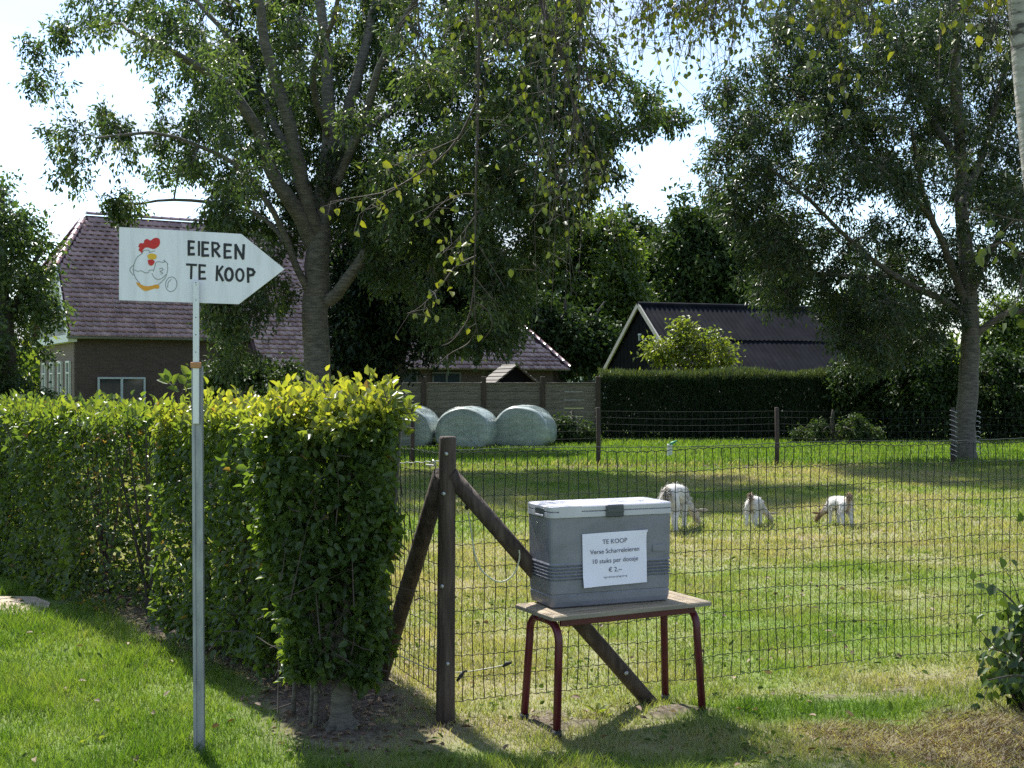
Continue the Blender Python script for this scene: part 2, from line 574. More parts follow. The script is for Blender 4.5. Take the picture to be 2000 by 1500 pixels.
nz2 = n.new('ShaderNodeTexNoise'); nz2.inputs['Scale'].default_value = 35; nz2.inputs['Detail'].default_value = 6
l.new(tc.outputs['Object'], nz2.inputs['Vector'])
rp2 = ramp_node(n, [(.04, .028, .022), (.1, .075, .058), (.17, .14, .115)], [.3, .5, .7])
l.new(nz2.outputs['Fac'], rp2.inputs['Fac'])
mx = n.new('ShaderNodeMix'); mx.data_type = 'RGBA'
l.new(a1.outputs['Fac'], mx.inputs['Factor']); l.new(rp.outputs['Color'], mx.inputs['A']); l.new(rp2.outputs['Color'], mx.inputs['B'])
l.new(mx.outputs['Result'], b.inputs['Base Color'])
b.inputs['Roughness'].default_value = .95
b.inputs['Specular IOR Level'].default_value = .15
bm = n.new('ShaderNodeBump'); bm.inputs['Strength'].default_value = .7; bm.inputs['Distance'].default_value = .04
nz3 = n.new('ShaderNodeTexNoise'); nz3.inputs['Scale'].default_value = 14; nz3.inputs['Detail'].default_value = 10
l.new(tc.outputs['Object'], nz3.inputs['Vector']); l.new(nz3.outputs['Fac'], bm.inputs['Height']); l.new(bm.outputs['Normal'], b.inputs['Normal'])
M['ground'] = m
gme = mesh_np('ground', np.stack([gx, gy, gz], -1).reshape(-1, 3), [quads], M['ground'],
              {'soil': soil.ravel(), 'dry': dry.ravel(), 'lush': lush.ravel()}, smooth=True)
link('ground', gme, kind='structure', label='flat grass ground of lawn and paddock')


def gh(x, y):
    return float(gheight(np.array([x]), np.array([y]))[0])


# path at the left edge
pb = MB()
pp = [gnd(-260, 1165), gnd(70, 1168), gnd(98, 1180), gnd(92, 1196), gnd(40, 1203), gnd(-260, 1205)]
pb.add([(p.x, p.y, .012) for p in pp] + [(p.x, p.y, -.05) for p in pp],
       [tuple(range(6))[::-1]] + [(i, (i + 1) % 6, (i + 1) % 6 + 6, i + 6) for i in range(6)])
pb.build('path', surf('path_sand', [(.2, .16, .11), (.34, .28, .2), (.42, .36, .27)], scale=9, rough=.95, bump=.5), kind='structure', label='short bare sandy path end on the lawn')


# ------------------------------------------------------------------ grass (real blades)
def blades(x, y, hgt, wid, lean, tint):
    N = len(x)
    z = gheight(x, y) - .004
    a = rng.random(N) * 2 * np.pi
    la = rng.random(N) * 2 * np.pi
    sx, sy = np.cos(a) * wid / 2, np.sin(a) * wid / 2
    lx, ly = np.cos(la) * lean * hgt, np.sin(la) * lean * hgt
    up = hgt * np.sqrt(np.clip(1 - lean ** 2 * .6, .1, 1))
    V = np.empty((N, 5, 3))
    V[:, 0] = np.stack([x - sx, y - sy, z], -1)
    V[:, 1] = np.stack([x + sx, y + sy, z], -1)
    V[:, 2] = np.stack([x + sx * .75 + lx * .35, y + sy * .75 + ly * .35, z + up * .55], -1)
    V[:, 3] = np.stack([x - sx * .75 + lx * .35, y - sy * .75 + ly * .35, z + up * .55], -1)
    V[:, 4] = np.stack([x + lx, y + ly, z + up], -1)
    i = np.arange(N)[:, None] * 5
    return V.reshape(-1, 3), i + np.array([[0, 1, 2, 3]]), i + np.array([[3, 2, 4]]), np.repeat(tint, 5)


def scatter(N, d0, d1, power, spread=.47):
    u = rng.random(N)
    k = power + 1
    d = (d0 ** k + u * (d1 ** k - d0 ** k)) ** (1 / k)
    return (rng.random(N) * 2 - 1) * (spread * d + .25), d


gxs, gys = scatter(430000, 4.5, 12.5, -.35, .62)
s_, d_, l_, dead_ = masks(gxs, gys)
keep = rng.random(len(gxs)) > np.clip(s_ * 1.35, 0, 1) * .97
keep &= ~((gxs < -3.2) & (np.abs(gys - 9.05) < .18))
gxs, gys, d_, l_, dead_ = gxs[keep], gys[keep], d_[keep], l_[keep], dead_[keep]
tuft = fbm(gxs, gys, .35, 60)
hg = np.where(l_ > .5, .02 + .10 * tuft ** 1.5, .012 + .06 * tuft ** 1.6) * (.6 + .8 * rng.random(len(gxs)))
hg = np.where(dead_ > .4, .035 + .04 * rng.random(len(gxs)), hg)
tint = np.clip(d_ * .95 + (rng.random(len(gxs)) - .5) * .3 + (fbm(gxs, gys, .5, 66) - .5) * .4 + (fbm(gxs, gys, .14, 68) - .5) * .45 + .06, 0, 1)
lean = np.where(dead_ > .4, .9, .25 + .65 * rng.random(len(gxs)))
P1 = blades(gxs, gys, hg, np.maximum(.0042, gys * .0007) * (.7 + .6 * rng.random(len(gxs))), lean, tint)
link('grass', mesh_np('grass', P1[0], [P1[1], P1[2]], M['grass'], {'tint': P1[3]}), kind='stuff', label='short green and straw coloured grass of the lawn and near paddock')

gxs, gys = scatter(205000, 12.3, 24.3, .2, .6)
s_, d_, l_, dead_ = masks(gxs, gys)
keep = rng.random(len(gxs)) > s_ * .8
gxs, gys, d_ = gxs[keep], gys[keep], d_[keep]
tuft = fbm(gxs, gys, .3, 60) * 1.3
tint = np.clip(d_ + (rng.random(len(gxs)) - .5) * .35 + (fbm(gxs, gys, .8, 66) - .5) * .45 + (fbm(gxs, gys, .22, 68) - .5) * .55, 0, 1)
P1 = blades(gxs, gys, (.025 + .045 * tuft) * (.6 + .8 * rng.random(len(gxs))), gys * .0008, .3 + .6 * rng.random(len(gxs)), tint)
link('grass', mesh_np('grass_far', P1[0], [P1[1], P1[2]], M['grass'], {'tint': P1[3]}), kind='stuff', label='sunlit short grass in the back half of the paddock')

gxs, gys = scatter(72000, 24.4, 36, .3, .6)
tint = np.clip(.2 + (rng.random(len(gxs)) - .5) * .3 + (fbm(gxs, gys, 2, 66) - .5) * .4, 0, 1)
P1 = blades(gxs, gys, (.07 + .07 * fbm(gxs, gys, 1.2, 61)) * (.6 + .8 * rng.random(len(gxs))), gys * .001, .2 + .5 * rng.random(len(gxs)), tint)
link('grass', mesh_np('grass_strip', P1[0], [P1[1], P1[2]], M['grass'], {'tint': P1[3]}), kind='stuff', label='bright green taller grass strip beyond the far wire fence')

# weeds and dry stalks along the foot of the far fence
N = 5000
gxs = rng.random(N) * 24 - 12
gys = 24.15 + (rng.random(N) - .5) * .7 + (fbm(gxs, gxs * 0, 2, 43) - .5) * .6
P1 = blades(gxs, gys, (.05 + .16 * fbm(gxs, gys, 1.3, 62) ** 1.5) * (.5 + rng.random(N)), np.full(N, .02), .3 + .5 * rng.random(N), np.clip(rng.random(N) * 1.3 - .3, 0, 1))
link('weeds', mesh_np('weeds', P1[0], [P1[1], P1[2]], M['grass'], {'tint': P1[3]}), kind='stuff', label='dry weeds along the foot of the far wire fence')


# ------------------------------------------------------------------ leaves
def norm(a):
    return a / np.maximum(np.linalg.norm(a, axis=-1, keepdims=True), 1e-9)


def leaves(pos, axis_, up, L, W, tint, oval=False, fold=.25):
    """leaf blades: pos base, axis_ midrib direction, up face normal; L, W arrays"""
    N = len(pos)
    ax = norm(axis_)
    sd = norm(np.cross(ax, up))
    nm = np.cross(sd, ax)
    L = np.broadcast_to(np.asarray(L, float), (N,))[:, None]
    W = np.broadcast_to(np.asarray(W, float), (N,))[:, None]
    f = nm * W * fold
    i = None
    if oval:
        V = np.empty((N, 6, 3))
        V[:, 0] = pos
        V[:, 1] = pos + ax * L * .28 + sd * W * .46 + f * .8
        V[:, 2] = pos + ax * L * .68 + sd * W * .36 + f * .5
        V[:, 3] = pos + ax * L - nm * L * .12
        V[:, 4] = pos + ax * L * .68 - sd * W * .36 + f * .5
        V[:, 5] = pos + ax * L * .28 - sd * W * .46 + f * .8
        i = np.arange(N)[:, None] * 6
        return V.reshape(-1, 3), [i + np.array([[0, 1, 2, 3]]), i + np.array([[0, 3, 4, 5]])], np.repeat(tint, 6)
    V = np.empty((N, 4, 3))
    V[:, 0] = pos
    V[:, 1] = pos + ax * L * .45 + sd * W * .5 + f
    V[:, 2] = pos + ax * L - nm * L * .1
    V[:, 3] = pos + ax * L * .45 - sd * W * .5 + f
    i = np.arange(N)[:, None] * 4
    return V.reshape(-1, 3), [i + np.array([[0, 1, 2]]), i + np.array([[0, 2, 3]])], np.repeat(tint, 4)


def tubes_np(P, Rr, n):
    """many tubes at once: P (T,K,3), Rr (T,K)"""
    T, K, _ = P.shape
    t = norm(np.gradient(P, axis=1))
    mean = norm(t.mean(1))
    ref = np.where(np.abs(mean[:, 2:3]) < .8, np.array([[0, 0, 1.]]), np.array([[1., 0, 0]]))[:, None, :]
    s = norm(np.cross(t, np.broadcast_to(ref, t.shape)))
    u = np.cross(s, t)
    a = np.arange(n) * 2 * np.pi / n
    V = P[:, :, None] + (s[:, :, None] * np.cos(a)[None, None, :, None] + u[:, :, None] * np.sin(a)[None, None, :, None]) * Rr[:, :, None, None]
    base = (np.arange(T) * K * n)[:, None, None] + (np.arange(K - 1) * n)[None, :, None]
    k = np.arange(n)[None, None, :]
    j = (k + 1) % n
    q = np.stack([base + k, base + j, base + n + j, base + n + k], -1).reshape(-1, 4)
    return V.reshape(-1, 3), q


def smooth_path(pts, rad, K):
    """Catmull-Rom through pts, K samples"""
    pts = np.array([tuple(p) for p in pts], float)
    rad = np.array(rad, float)
    n_ = len(pts)
    u = np.linspace(0, n_ - 1, K)
    i = np.clip(u.astype(int), 0, n_ - 2)
    f = (u - i)[:, None]
    p0, p1, p2, p3 = pts[np.maximum(i - 1, 0)], pts[i], pts[i + 1], pts[np.minimum(i + 2, n_ - 1)]
    q = .5 * (2 * p1 + (p2 - p0) * f + (2 * p0 - 5 * p1 + 4 * p2 - p3) * f ** 2 + (3 * p1 - p0 - 3 * p2 + p3) * f ** 3)
    return q, np.interp(u, np.arange(n_), rad)


def merge(parts):
    V, Q, o = [], [], 0
    for v, q in parts:
        V.append(v); Q.append(q + o); o += len(v)
    return np.concatenate(V), np.concatenate(Q)


def in_poly(px, py, poly):
    c = np.zeros(len(px), bool)
    n_ = len(poly)
    for i in range(n_):
        x0, y0 = poly[i]; x1, y1 = poly[(i + 1) % n_]
        if y0 == y1: continue
        k = ((y0 > py) != (y1 > py)) & (px < (x1 - x0) * (py - y0) / (y1 - y0) + x0)
        c ^= k
    return c


def poly_edge(px, py, poly):
    d = np.full(len(px), 1e9)
    P = np.array(poly, float)
    for a, b_ in zip(P, np.roll(P, -1, 0)):
        ab = b_ - a
        t = np.clip(((px - a[0]) * ab[0] + (py - a[1]) * ab[1]) / (ab @ ab), 0, 1)
        d = np.minimum(d, np.hypot(px - a[0] - t * ab[0], py - a[1] - t * ab[1]))
    return d


def crown_blobs(poly, depth, thick, n_, rpx, dens=None, edge=220., behind=None, rag=0.0):
    """leaf clumps filling a crown whose outline, seen from the road, is poly"""
    P = np.array(poly, float)
    lo, hi = P.min(0), P.max(0)
    out = []
    while len(out) < n_:
        px = lo[0] + rng.random(4 * n_) * (hi[0] - lo[0])
        py = lo[1] + rng.random(4 * n_) * (hi[1] - lo[1])
        k = in_poly(px, py, poly)
        if dens is not None: k &= rng.random(len(px)) < dens(px, py)
        px, py = px[k], py[k]
        e = np.clip(poly_edge(px, py, poly) / edge, .12, 1)
        dd = depth + thick * (rng.random(len(px)) * 2 - 1) * np.sqrt(e)
        if behind is not None:                 # keep the limbs free of leaves on the near side
            near = (rng.random(len(px)) < behind(px, py)) & (dd < depth + .6)
            dd = np.where(near, 2 * (depth + .6) - dd, dd)
        px, py = px + rng.normal(size=len(px)) * rag, py + rng.normal(size=len(px)) * rag
        for a, b_, c in zip(px, py, dd):
            out.append((*at(a, b_, c), rpx / F * depth * random.uniform(.7, 1.3)))
            if len(out) >= n_: break
    return np.array(out)


def make_tree(name, label, cat, base, limbs, blobs, bark, lmat, group=None, twigs=7, per_twig=14, L=.09, W=.036, droop=.5,
              tint=(.45, .22), top_tint=0.0, sides=10, branch_k=.6, jitter=.09, leaf_min_r=.004, oval=False, K=16, flat=1.0):
    root = empty(name, base, label=label, cat=cat, group=group)
    base = np.array(tuple(base))
    parts, nodes, nrad = [], [], []
    for pts, rad in limbs:
        q, r = smooth_path(pts, rad, K)
        w = (rng.random(q.shape) - .5) * np.minimum(r, .1)[:, None] * .5
        w[0] = 0
        q = q + w
        v, f = tubes_np(q[None], r[None], sides)
        parts.append((v, f))
        nodes.append(q[K // 3 if len(nodes) == 0 else 2:]); nrad.append(r[K // 3 if len(nrad) == 0 else 2:])
    N0 = sum(len(x) for x in nodes)
    NB = len(blobs)
    Nn = np.zeros((N0 + NB * 5, 3)); Nr = np.zeros(N0 + NB * 5)
    Nn[:N0] = np.concatenate(nodes); Nr[:N0] = np.concatenate(nrad)
    cnt = N0
    ctr = Nn[:N0].mean(0)
    order = np.argsort(np.array([np.min(np.linalg.norm(Nn[:N0] - b_[:3], axis=1)) for b_ in blobs]))
    bp, br_, tp, tr = [], [], [], []
    lp, la, lt = [], [], []
    zlo, zhi = blobs[:, 2].min(), blobs[:, 2].max()
    for bi in order:
        c, r = blobs[bi, :3], blobs[bi, 3]
        dv = c - Nn[:cnt]
        dist = np.linalg.norm(dv, axis=1)
        cost = dist + .8 * np.maximum(0, -dv[:, 2]) * .6
        k = int(np.argmin(cost))
        p0 = Nn[k]
        d = dist[k]
        kk = np.linspace(0, 1, 6)[:, None]
        path = p0 + (c - p0) * kk + np.array([0, 0, min(.12 * d, .16)]) * np.sin(kk * np.pi) + (rng.random((6, 3)) - .5) * d * .12 * np.sin(kk * np.pi)
        r0 = min(Nr[k] * branch_k + .002, .012 + .016 * d)
        rad = np.linspace(r0, max(.004, r0 * .35), 6)
        bp.append(path); br_.append(rad)
        Nn[cnt:cnt + 5] = path[1:]; Nr[cnt:cnt + 5] = rad[1:]; cnt += 5
        t0 = path[rng.integers(2, 6, twigs)]
        u = norm(rng.normal(size=(twigs, 3)))
        u[:, 2] *= flat
        e = c + u * r * (.45 + .6 * rng.random((twigs, 1)))
        e[:, 2] -= droop * r * .3
        kk = np.linspace(0, 1, 4)[None, :, None]
        tw = t0[:, None] + (e - t0)[:, None] * kk
        tw[:, :, 2] += (np.sin(kk[..., 0] * np.pi) * .12 * r)
        tp.append(tw); tr.append(np.tile(np.linspace(leaf_min_r * 1.6, leaf_min_r * .6, 4), (twigs, 1)))
        f = (.25 + .75 * rng.random((twigs, per_twig)) ** .7)[:, :, None]
        pos = (t0[:, None] * (1 - f) + e[:, None] * f).reshape(-1, 3) + rng.normal(size=(twigs * per_twig, 3)) * jitter
        dirv = np.repeat(norm(e - t0), per_twig, 0) * .7 + rng.normal(size=(len(pos), 3)) * .7
        dirv[:, 2] -= droop
        lp.append(pos); la.append(dirv)
        tone = tint[0] + (rng.random() - .5) * tint[1] * 1.2 + top_tint * (c[2] - zlo) / max(.1, zhi - zlo)
        lt.append(np.clip(tone + (rng.random(len(pos)) - .5) * tint[1], 0, 1))
    parts.append(tubes_np(np.array(bp), np.array(br_), 5))
    parts.append(tubes_np(np.concatenate(tp), np.concatenate(tr), 3))
    V, Q = merge(parts)
    link('trunk', mesh_np('trunk', V - base, [Q], bark, smooth=True), root)
    lp, la, lt = np.concatenate(lp), np.concatenate(la), np.concatenate(lt)
    upv = rng.normal(size=lp.shape) * .55 + np.array([0, 0, 1.])
    s = .7 + .6 * rng.random(len(lp))
    V, Fs, T = leaves(lp, la, upv, L * s, W * s, lt, oval)
    link('crown', mesh_np('crown', V - base, Fs, lmat, {'tint': T}), root, kind='stuff')
    return root


def limb(d, pts, r0, r1, dd=0.0):
    """limb through photo pixels at distance d, running dd metres nearer or farther to its tip"""
    k = len(pts)
    return [at(p[0], p[1], d + dd * i / (k - 1)) for i, p in enumerate(pts)], np.linspace(r0, r1, k)


# --- the big tree behind the hedge
D1 = 22.5
base1 = at(619, 750 + H * F / D1, D1)
limbs1 = [
    ([base1, at(620, 840, D1), at(620, 720, D1), at(617, 620, D1), at(620, 520, D1), at(622, 440, D1)], [.33, .27, .245, .24, .225, .2]),
    limb(D1, [(622, 460), (600, 400), (583, 320), (560, 220), (520, 90), (505, 0), (490, -120)], .16, .06, -1.5),
    limb(D1, [(612, 480), (575, 405), (530, 330), (495, 235), (430, 160), (345, 105), (250, 60)], .17, .035, -2.0),
    limb(D1, [(622, 450), (630, 380), (640, 280), (640, 150), (625, 0), (610, -160), (600, -330)], .17, .05, .5),
    limb(D1, [(625, 445), (650, 370), (662, 280), (690, 180), (720, 60), (745, -60), (780, -200)], .15, .05, 1.2),
    limb(D1, [(655, 360), (705, 250), (745, 120), (800, 20), (870, -80)], .09, .035, -1.5),
    limb(D1, [(628, 592), (662, 570), (705, 505), (750, 440), (800, 360), (870, 290), (960, 220), (1060, 180)], .13, .03, -1.0),
    limb(D1, [(750, 440), (830, 420), (930, 400), (1030, 350), (1130, 320)], .07, .02, 1.5),
    limb(D1, [(605, 580), (580, 520), (555, 460), (525, 400), (470, 330), (400, 290), (300, 260), (190, 270)], .075, .02, -1.5),
    limb(D1, [(575, 500), (520, 430), (440, 400), (340, 390), (250, 400), (200, 395)], .05, .012, 1.0),
    limb(D1, [(600, 400), (540, 250), (480, 120), (400, 20), (320, -60)], .09, .03, 2.5),
    limb(D1, [(650, 300), (760, 220), (900, 130), (1020, 60), (1130, 20)], .08, .025, 2.0),
    limb(D1, [(640, 260), (610, 150), (650, 40), (680, -100)], .07, .03, -2.8),
    limb(D1, [(920, 300), (1050, 290), (1170, 280), (1250, 250), (1320, 235)], .03, .01, -.5),
]
poly1 = [(60, 95), (120, 25), (230, -90), (350, -220), (560, -360), (780, -320), (980, -150), (1100, -40), (1165, 40), (1190, 110), (1250, 165), (1325, 215),
         (1325, 245), (1270, 262), (1215, 300), (1190, 350), (1120, 420), (1065, 520), (1030, 600), (985, 670), (890, 690), (800, 640), (740, 560), (690, 560), (650, 470), (610, 560),
         (570, 590), (510, 600), (470, 650), (420, 640), (400, 600), (390, 530), (340, 440), (250, 410), (180, 370), (95, 345), (110, 300), (85, 250), (130, 190)]


def dens1(px, py):
    p = np.ones(len(px))
    p[px < 420] = .62
    p[px < 270] = .42
    for cx, cy, rx, ry, v in ((190, 115, 120, 45, .0), (330, 205, 60, 40, .25), (200, 180, 90, 30, .1), (300, 380, 60, 30, .15), (330, 415, 60, 25, .0), (1210, 180, 60, 60, .35), (640, 520, 70, 90, .12), (900, 560, 60, 40, .5), (1140, 390, 40, 50, .5), (1010, 480, 40, 40, .4)):
        p *= np.where(((px - cx) / rx) ** 2 + ((py - cy) / ry) ** 2 < 1, v, 1)
    p[py < -30] *= .13
    return p


blobs1 = crown_blobs(poly1, D1, 3.8, 1000, 40, dens1, behind=lambda x, y: np.where((np.abs(x - (620 - np.clip(430 - y, 0, 430) * .05)) < 60 + np.clip(430 - y, 0, 430) * .33) & (y < 640), .86, .1))
extra = [(55, 88), (80, 95), (110, 60), (75, 170), (60, 150), (90, 260), (110, 280), (120, 345), (1318, 228), (1300, 245), (1335, 240), (460, 690), (440, 720), (500, 700), (880, 690), (930, 680), (235, 400), (245, 425), (225, 415), (262, 405), (215, 395)]
blobs1 = np.concatenate([blobs1, np.array([(*at(a, b_, D1 + random.uniform(-1, 1)), .3) for a, b_ in extra])])
make_tree('ash_tree', 'big forked tree with spreading dark green crown behind the yellow topped hedge', 'tree', base1, limbs1, blobs1, M['bark_ash'], M['leaf_ash'],
          group='garden trees', twigs=9, per_twig=18, L=.105, W=.044, droop=.55, tint=(.4, .55), jitter=.075)

# --- the tree at the right beside the far fence
D2 = 25.4
base2 = gnd(1886, 901)
limbs2 = [
    ([base2, at(1886, 880, D2), at(1887, 800, D2), at(1893, 720, D2), at(1897, 650, D2), at(1893, 600, D2)], [.255, .225, .205, .195, .185, .17]),
    limb(D2, [(1893, 610), (1885, 500), (1878, 380), (1872, 230), (1868, 80), (1860, -90), (1850, -280)], .17, .05, .5),
    limb(D2, [(1893, 640), (1850, 590), (1790, 565), (1720, 520), (1650, 460), (1590, 400), (1530, 350), (1470, 300)], .08, .02, -1.0),
    limb(D2, [(1885, 590), (1850, 500), (1825, 440), (1795, 395), (1745, 350), (1690, 300)], .085, .03, -2.0),
    limb(D2, [(1825, 440), (1800, 370), (1795, 330), (1780, 250)], .06, .03, -1.0),
    limb(D2, [(1890, 600), (1920, 520), (1960, 450), (2010, 370), (2080, 250)], .085, .03, -1.0),
    limb(D2, [(1878, 400), (1920, 300), (1950, 180), (1990, 40), (2020, -100)], .09, .035, 1.5),
    limb(D2, [(1876, 330), (1820, 230), (1760, 120), (1700, 10), (1650, -100)], .09, .03, 1.5),
    limb(D2, [(1898, 660), (1960, 615), (2030, 600), (2120, 560)], .08, .03, -1.0),
    limb(D2, [(1690, 300), (1620, 230), (1550, 180), (1480, 170)], .05, .015, .5),
    limb(D2, [(1760, 540), (1660, 540), (1570, 530), (1490, 520)], .05, .012, -1.2),
    limb(D2, [(1880, 300), (1860, 150), (1890, 0), (1900, -160)], .08, .03, -2.5),
]
poly2 = [(1370, 185), (1440, 140), (1510, 60), (1520, -60), (1600, -300), (1780, -480), (2000, -480), (2250, -300), (2380, 0), (2400, 300), (2300, 560), (2120, 640), (1990, 610),
         (1900, 590), (1850, 640), (1800, 700), (1700, 720), (1640, 690), (1590, 600), (1560, 590), (1480, 600), (1430, 560), (1460, 500), (1420, 420), (1370, 330), (1395, 270), (1365, 230)]


def dens2(px, py):
    p = np.ones(len(px))
    for cx, cy, rx, ry, v in ((1640, 420, 90, 30, .05), (1720, 400, 40, 25, .1), (1560, 380, 30, 20, .2), (1830, 440, 40, 50, .2), (1790, 480, 30, 40, .3), (1930, 480, 35, 60, .5), (1590, 590, 30, 20, .3), (1960, 590, 60, 40, .1), (1760, 560, 50, 30, .6)):
        p *= np.where(((px - cx) / rx) ** 2 + ((py - cy) / ry) ** 2 < 1, v, 1)
    p[py < -30] *= .13
    p[px > 2030] *= .35
    return p


blobs2 = crown_blobs(poly2, D2, 3.6, 1000, 38, dens2, behind=lambda x, y: np.where((np.abs(x - 1880) < 70) | ((np.abs((y - 640) - (x - 1890) * .85) < 25) & (x < 1890) & (x > 1450)), .6, .1))
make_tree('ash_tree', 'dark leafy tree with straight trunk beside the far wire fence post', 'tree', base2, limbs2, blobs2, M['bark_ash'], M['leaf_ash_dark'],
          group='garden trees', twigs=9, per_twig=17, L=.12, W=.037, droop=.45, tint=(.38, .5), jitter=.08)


# --- trees farther back
def back_tree(label, base_px, d, poly, n_, rpx, mat, thick, L, tint, limbs=None, twigs=7, per_twig=16, group='trees behind the barn and house', dens=None, droop=.4):
    bse = Vector(((base_px - 1000) / F * d, d, 0))
    P = np.array(poly, float)
    cx, top = P[:, 0].mean(), P[:, 1].min()
    mid = P[:, 1].mean()
    lm = limbs or [([bse, bse + Vector((0, 0, 1)), at(base_px * .5 + cx * .5, (mid + 750) / 2, d), at(cx, mid, d), at(cx, top + (mid - top) * .3, d)], [.3, .24, .2, .12, .05]),
                   limb(d, [(base_px * .5 + cx * .5, (mid + 750) / 2), (P[:, 0].min() * .5 + cx * .5, mid - 20), (P[:, 0].min() * .8 + cx * .2, mid - 60)], .12, .03, -1),
                   limb(d, [(base_px * .5 + cx * .5, (mid + 750) / 2), (P[:, 0].max() * .5 + cx * .5, mid - 20), (P[:, 0].max() * .8 + cx * .2, mid - 60)], .12, .03, 1)]
    return make_tree('leafy_tree', label, 'tree', bse, lm, crown_blobs(poly, d, thick, n_, rpx * .9, dens, 120., rag=13.), M['bark_dark'], mat, group=group,
                     twigs=twigs, per_twig=per_twig, L=L, W=L * .5, droop=droop, tint=tint, jitter=L * 1.1, sides=7, K=10)


back_tree('green tree at the left edge in front of the house gable', 20, 31, [(-200, 300), (-60, 330), (10, 345), (40, 400), (75, 420), (85, 470), (115, 520), (110, 580), (75, 640), (60, 720), (20, 770), (-60, 790), (-200, 780)],
          200, 28, M['leaf_ash'], 2.5, .15, (.5, .5), group='garden trees')
back_tree('black green evergreen just right of the forked tree trunk', 760, 30, [(660, 420), (730, 400), (800, 400), (880, 450), (950, 470), (1000, 520), (985, 640), (930, 672), (800, 676), (760, 700), (740, 760), (660, 760), (645, 560)],
          300, 30, M['conifer'], 1.4, .15, (.3, .4), per_twig=20, group='garden trees')
back_tree('yellow green rounded tree between the tiled barn and the shed', 1150, 57, [(1020, 470), (1070, 430), (1130, 415), (1190, 430), (1240, 480), (1255, 560), (1240, 640), (1190, 690), (1160, 712), (1095, 705), (1060, 660), (1010, 600)],
          330, 22, M['leaf_lit'], 3, .24, (.24, .6))
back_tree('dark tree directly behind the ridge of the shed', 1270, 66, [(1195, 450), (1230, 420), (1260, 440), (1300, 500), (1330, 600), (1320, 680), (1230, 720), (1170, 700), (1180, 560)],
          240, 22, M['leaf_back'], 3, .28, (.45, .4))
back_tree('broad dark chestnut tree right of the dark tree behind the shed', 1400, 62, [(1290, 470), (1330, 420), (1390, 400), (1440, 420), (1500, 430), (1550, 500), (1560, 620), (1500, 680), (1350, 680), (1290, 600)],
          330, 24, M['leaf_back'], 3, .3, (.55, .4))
back_tree('low grey green tree right of the shed beyond the shrubs', 1700, 60, [(1600, 600), (1680, 560), (1760, 570), (1800, 640), (1790, 720), (1700, 740), (1600, 730)],
          170, 22, M['leaf_lit'], 2, .26, (.3, .4))
back_tree('hazy green tree behind the right hand trunk', 2010, 75, [(1900, 640), (1950, 590), (2050, 600), (2150, 580), (2250, 640), (2250, 740), (1900, 740)],
          170, 24, M['leaf_lit'], 2, .32, (.3, .3))
back_tree('dark tree behind the tiled barn roof end', 1090, 52, [(1000, 560), (1060, 600), (1110, 640), (1180, 640), (1200, 700), (1120, 712), (1060, 690)],
          120, 22, M['leaf_back'], 1.5, .24, (.4, .4))

# distant woods on the horizon
dp, da, dt = [], [], []
for k in range(9000):
    ang = rng.uniform(-.75, .75)
    d = rng.uniform(170, 210)
    hgt = 3.5 + 7 * vnoise(np.array([ang * 40]), np.array([0.]), 1.3, 77)[0] + 3 * vnoise(np.array([ang * 160]), np.array([3.]), 1.3, 78)[0]
    dp.append((math.tan(ang) * d, d, hgt * rng.random() ** .7))
dp = np.array(dp)
V, Fs, T = leaves(dp, rng.normal(size=dp.shape), rng.normal(size=dp.shape) + [0, -.5, .6], 2.2 + rng.random(len(dp)), 1.4, rng.random(len(dp)), True)
link('distant_woods', mesh_np('distant_woods', V, Fs, M['leaf_lit'], {'tint': T}), kind='stuff', label='far tree belt along the horizon')


# --- shrubs in front of and beside the shed
def shrub(label, d, poly, n_, rpx, mat, thick, L, tint, name='shrub', cat='shrub', group='shrubs along the far side of the paddock', base_px=None, **kw):
    P = np.array(poly, float)
    cx = base_px or P[:, 0].mean()
    bse = Vector(((cx - 1000) / F * d, d, 0))
    top = P[:, 1].min(); mid = P[:, 1].mean()
    lm = [([bse, at(cx, 800, d), at(cx + (rng.random() - .5) * 30, mid, d)], [.05, .035, .015])]
    for k in range(4):
        tx = P[:, 0].min() + (P[:, 0].max() - P[:, 0].min()) * (k + .5) / 4
        lm.append(([bse + Vector(((k - 1.5) * .08, 0, .05)), at(cx * .5 + tx * .5, (830 + mid) / 2, d), at(tx, mid, d + rng.uniform(-.5, .5))], [.03, .02, .01]))
    return make_tree(name, label, cat, bse, lm, crown_blobs(poly, d, thick, n_, rpx, None, 60.), M['bark_dark'], mat, group=group, L=L, W=L * .5,
                     tint=tint, jitter=L * .9, sides=6, K=8, **kw)


shrub('light green feathery shrub in front of the shed gable', 37, [(1258, 700), (1262, 670), (1300, 655), (1312, 630), (1350, 628), (1375, 650), (1420, 645), (1430, 675), (1450, 690), (1440, 712), (1390, 715), (1350, 725), (1300, 715)],
      46, 17, M['leaf_lit'], .7, .15, (.8, .5), base_px=1342, flat=.35, droop=.1, twigs=7, per_twig=9)
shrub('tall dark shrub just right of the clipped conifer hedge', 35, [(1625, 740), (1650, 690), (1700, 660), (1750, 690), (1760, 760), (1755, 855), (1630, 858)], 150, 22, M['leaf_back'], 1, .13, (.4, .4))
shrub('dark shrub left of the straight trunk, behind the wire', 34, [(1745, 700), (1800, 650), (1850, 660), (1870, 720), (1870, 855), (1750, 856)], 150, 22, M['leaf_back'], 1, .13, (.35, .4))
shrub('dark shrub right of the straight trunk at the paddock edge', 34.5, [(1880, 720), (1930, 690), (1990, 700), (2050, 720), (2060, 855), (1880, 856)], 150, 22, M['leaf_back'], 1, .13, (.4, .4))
shrub('brownish dark shrub at the right edge beyond the paddock', 36, [(2000, 690), (2080, 660), (2200, 700), (2260, 760), (2260, 853), (2000, 853)], 120, 24, M['leaf_back'], 1, .13, (.5, .4))
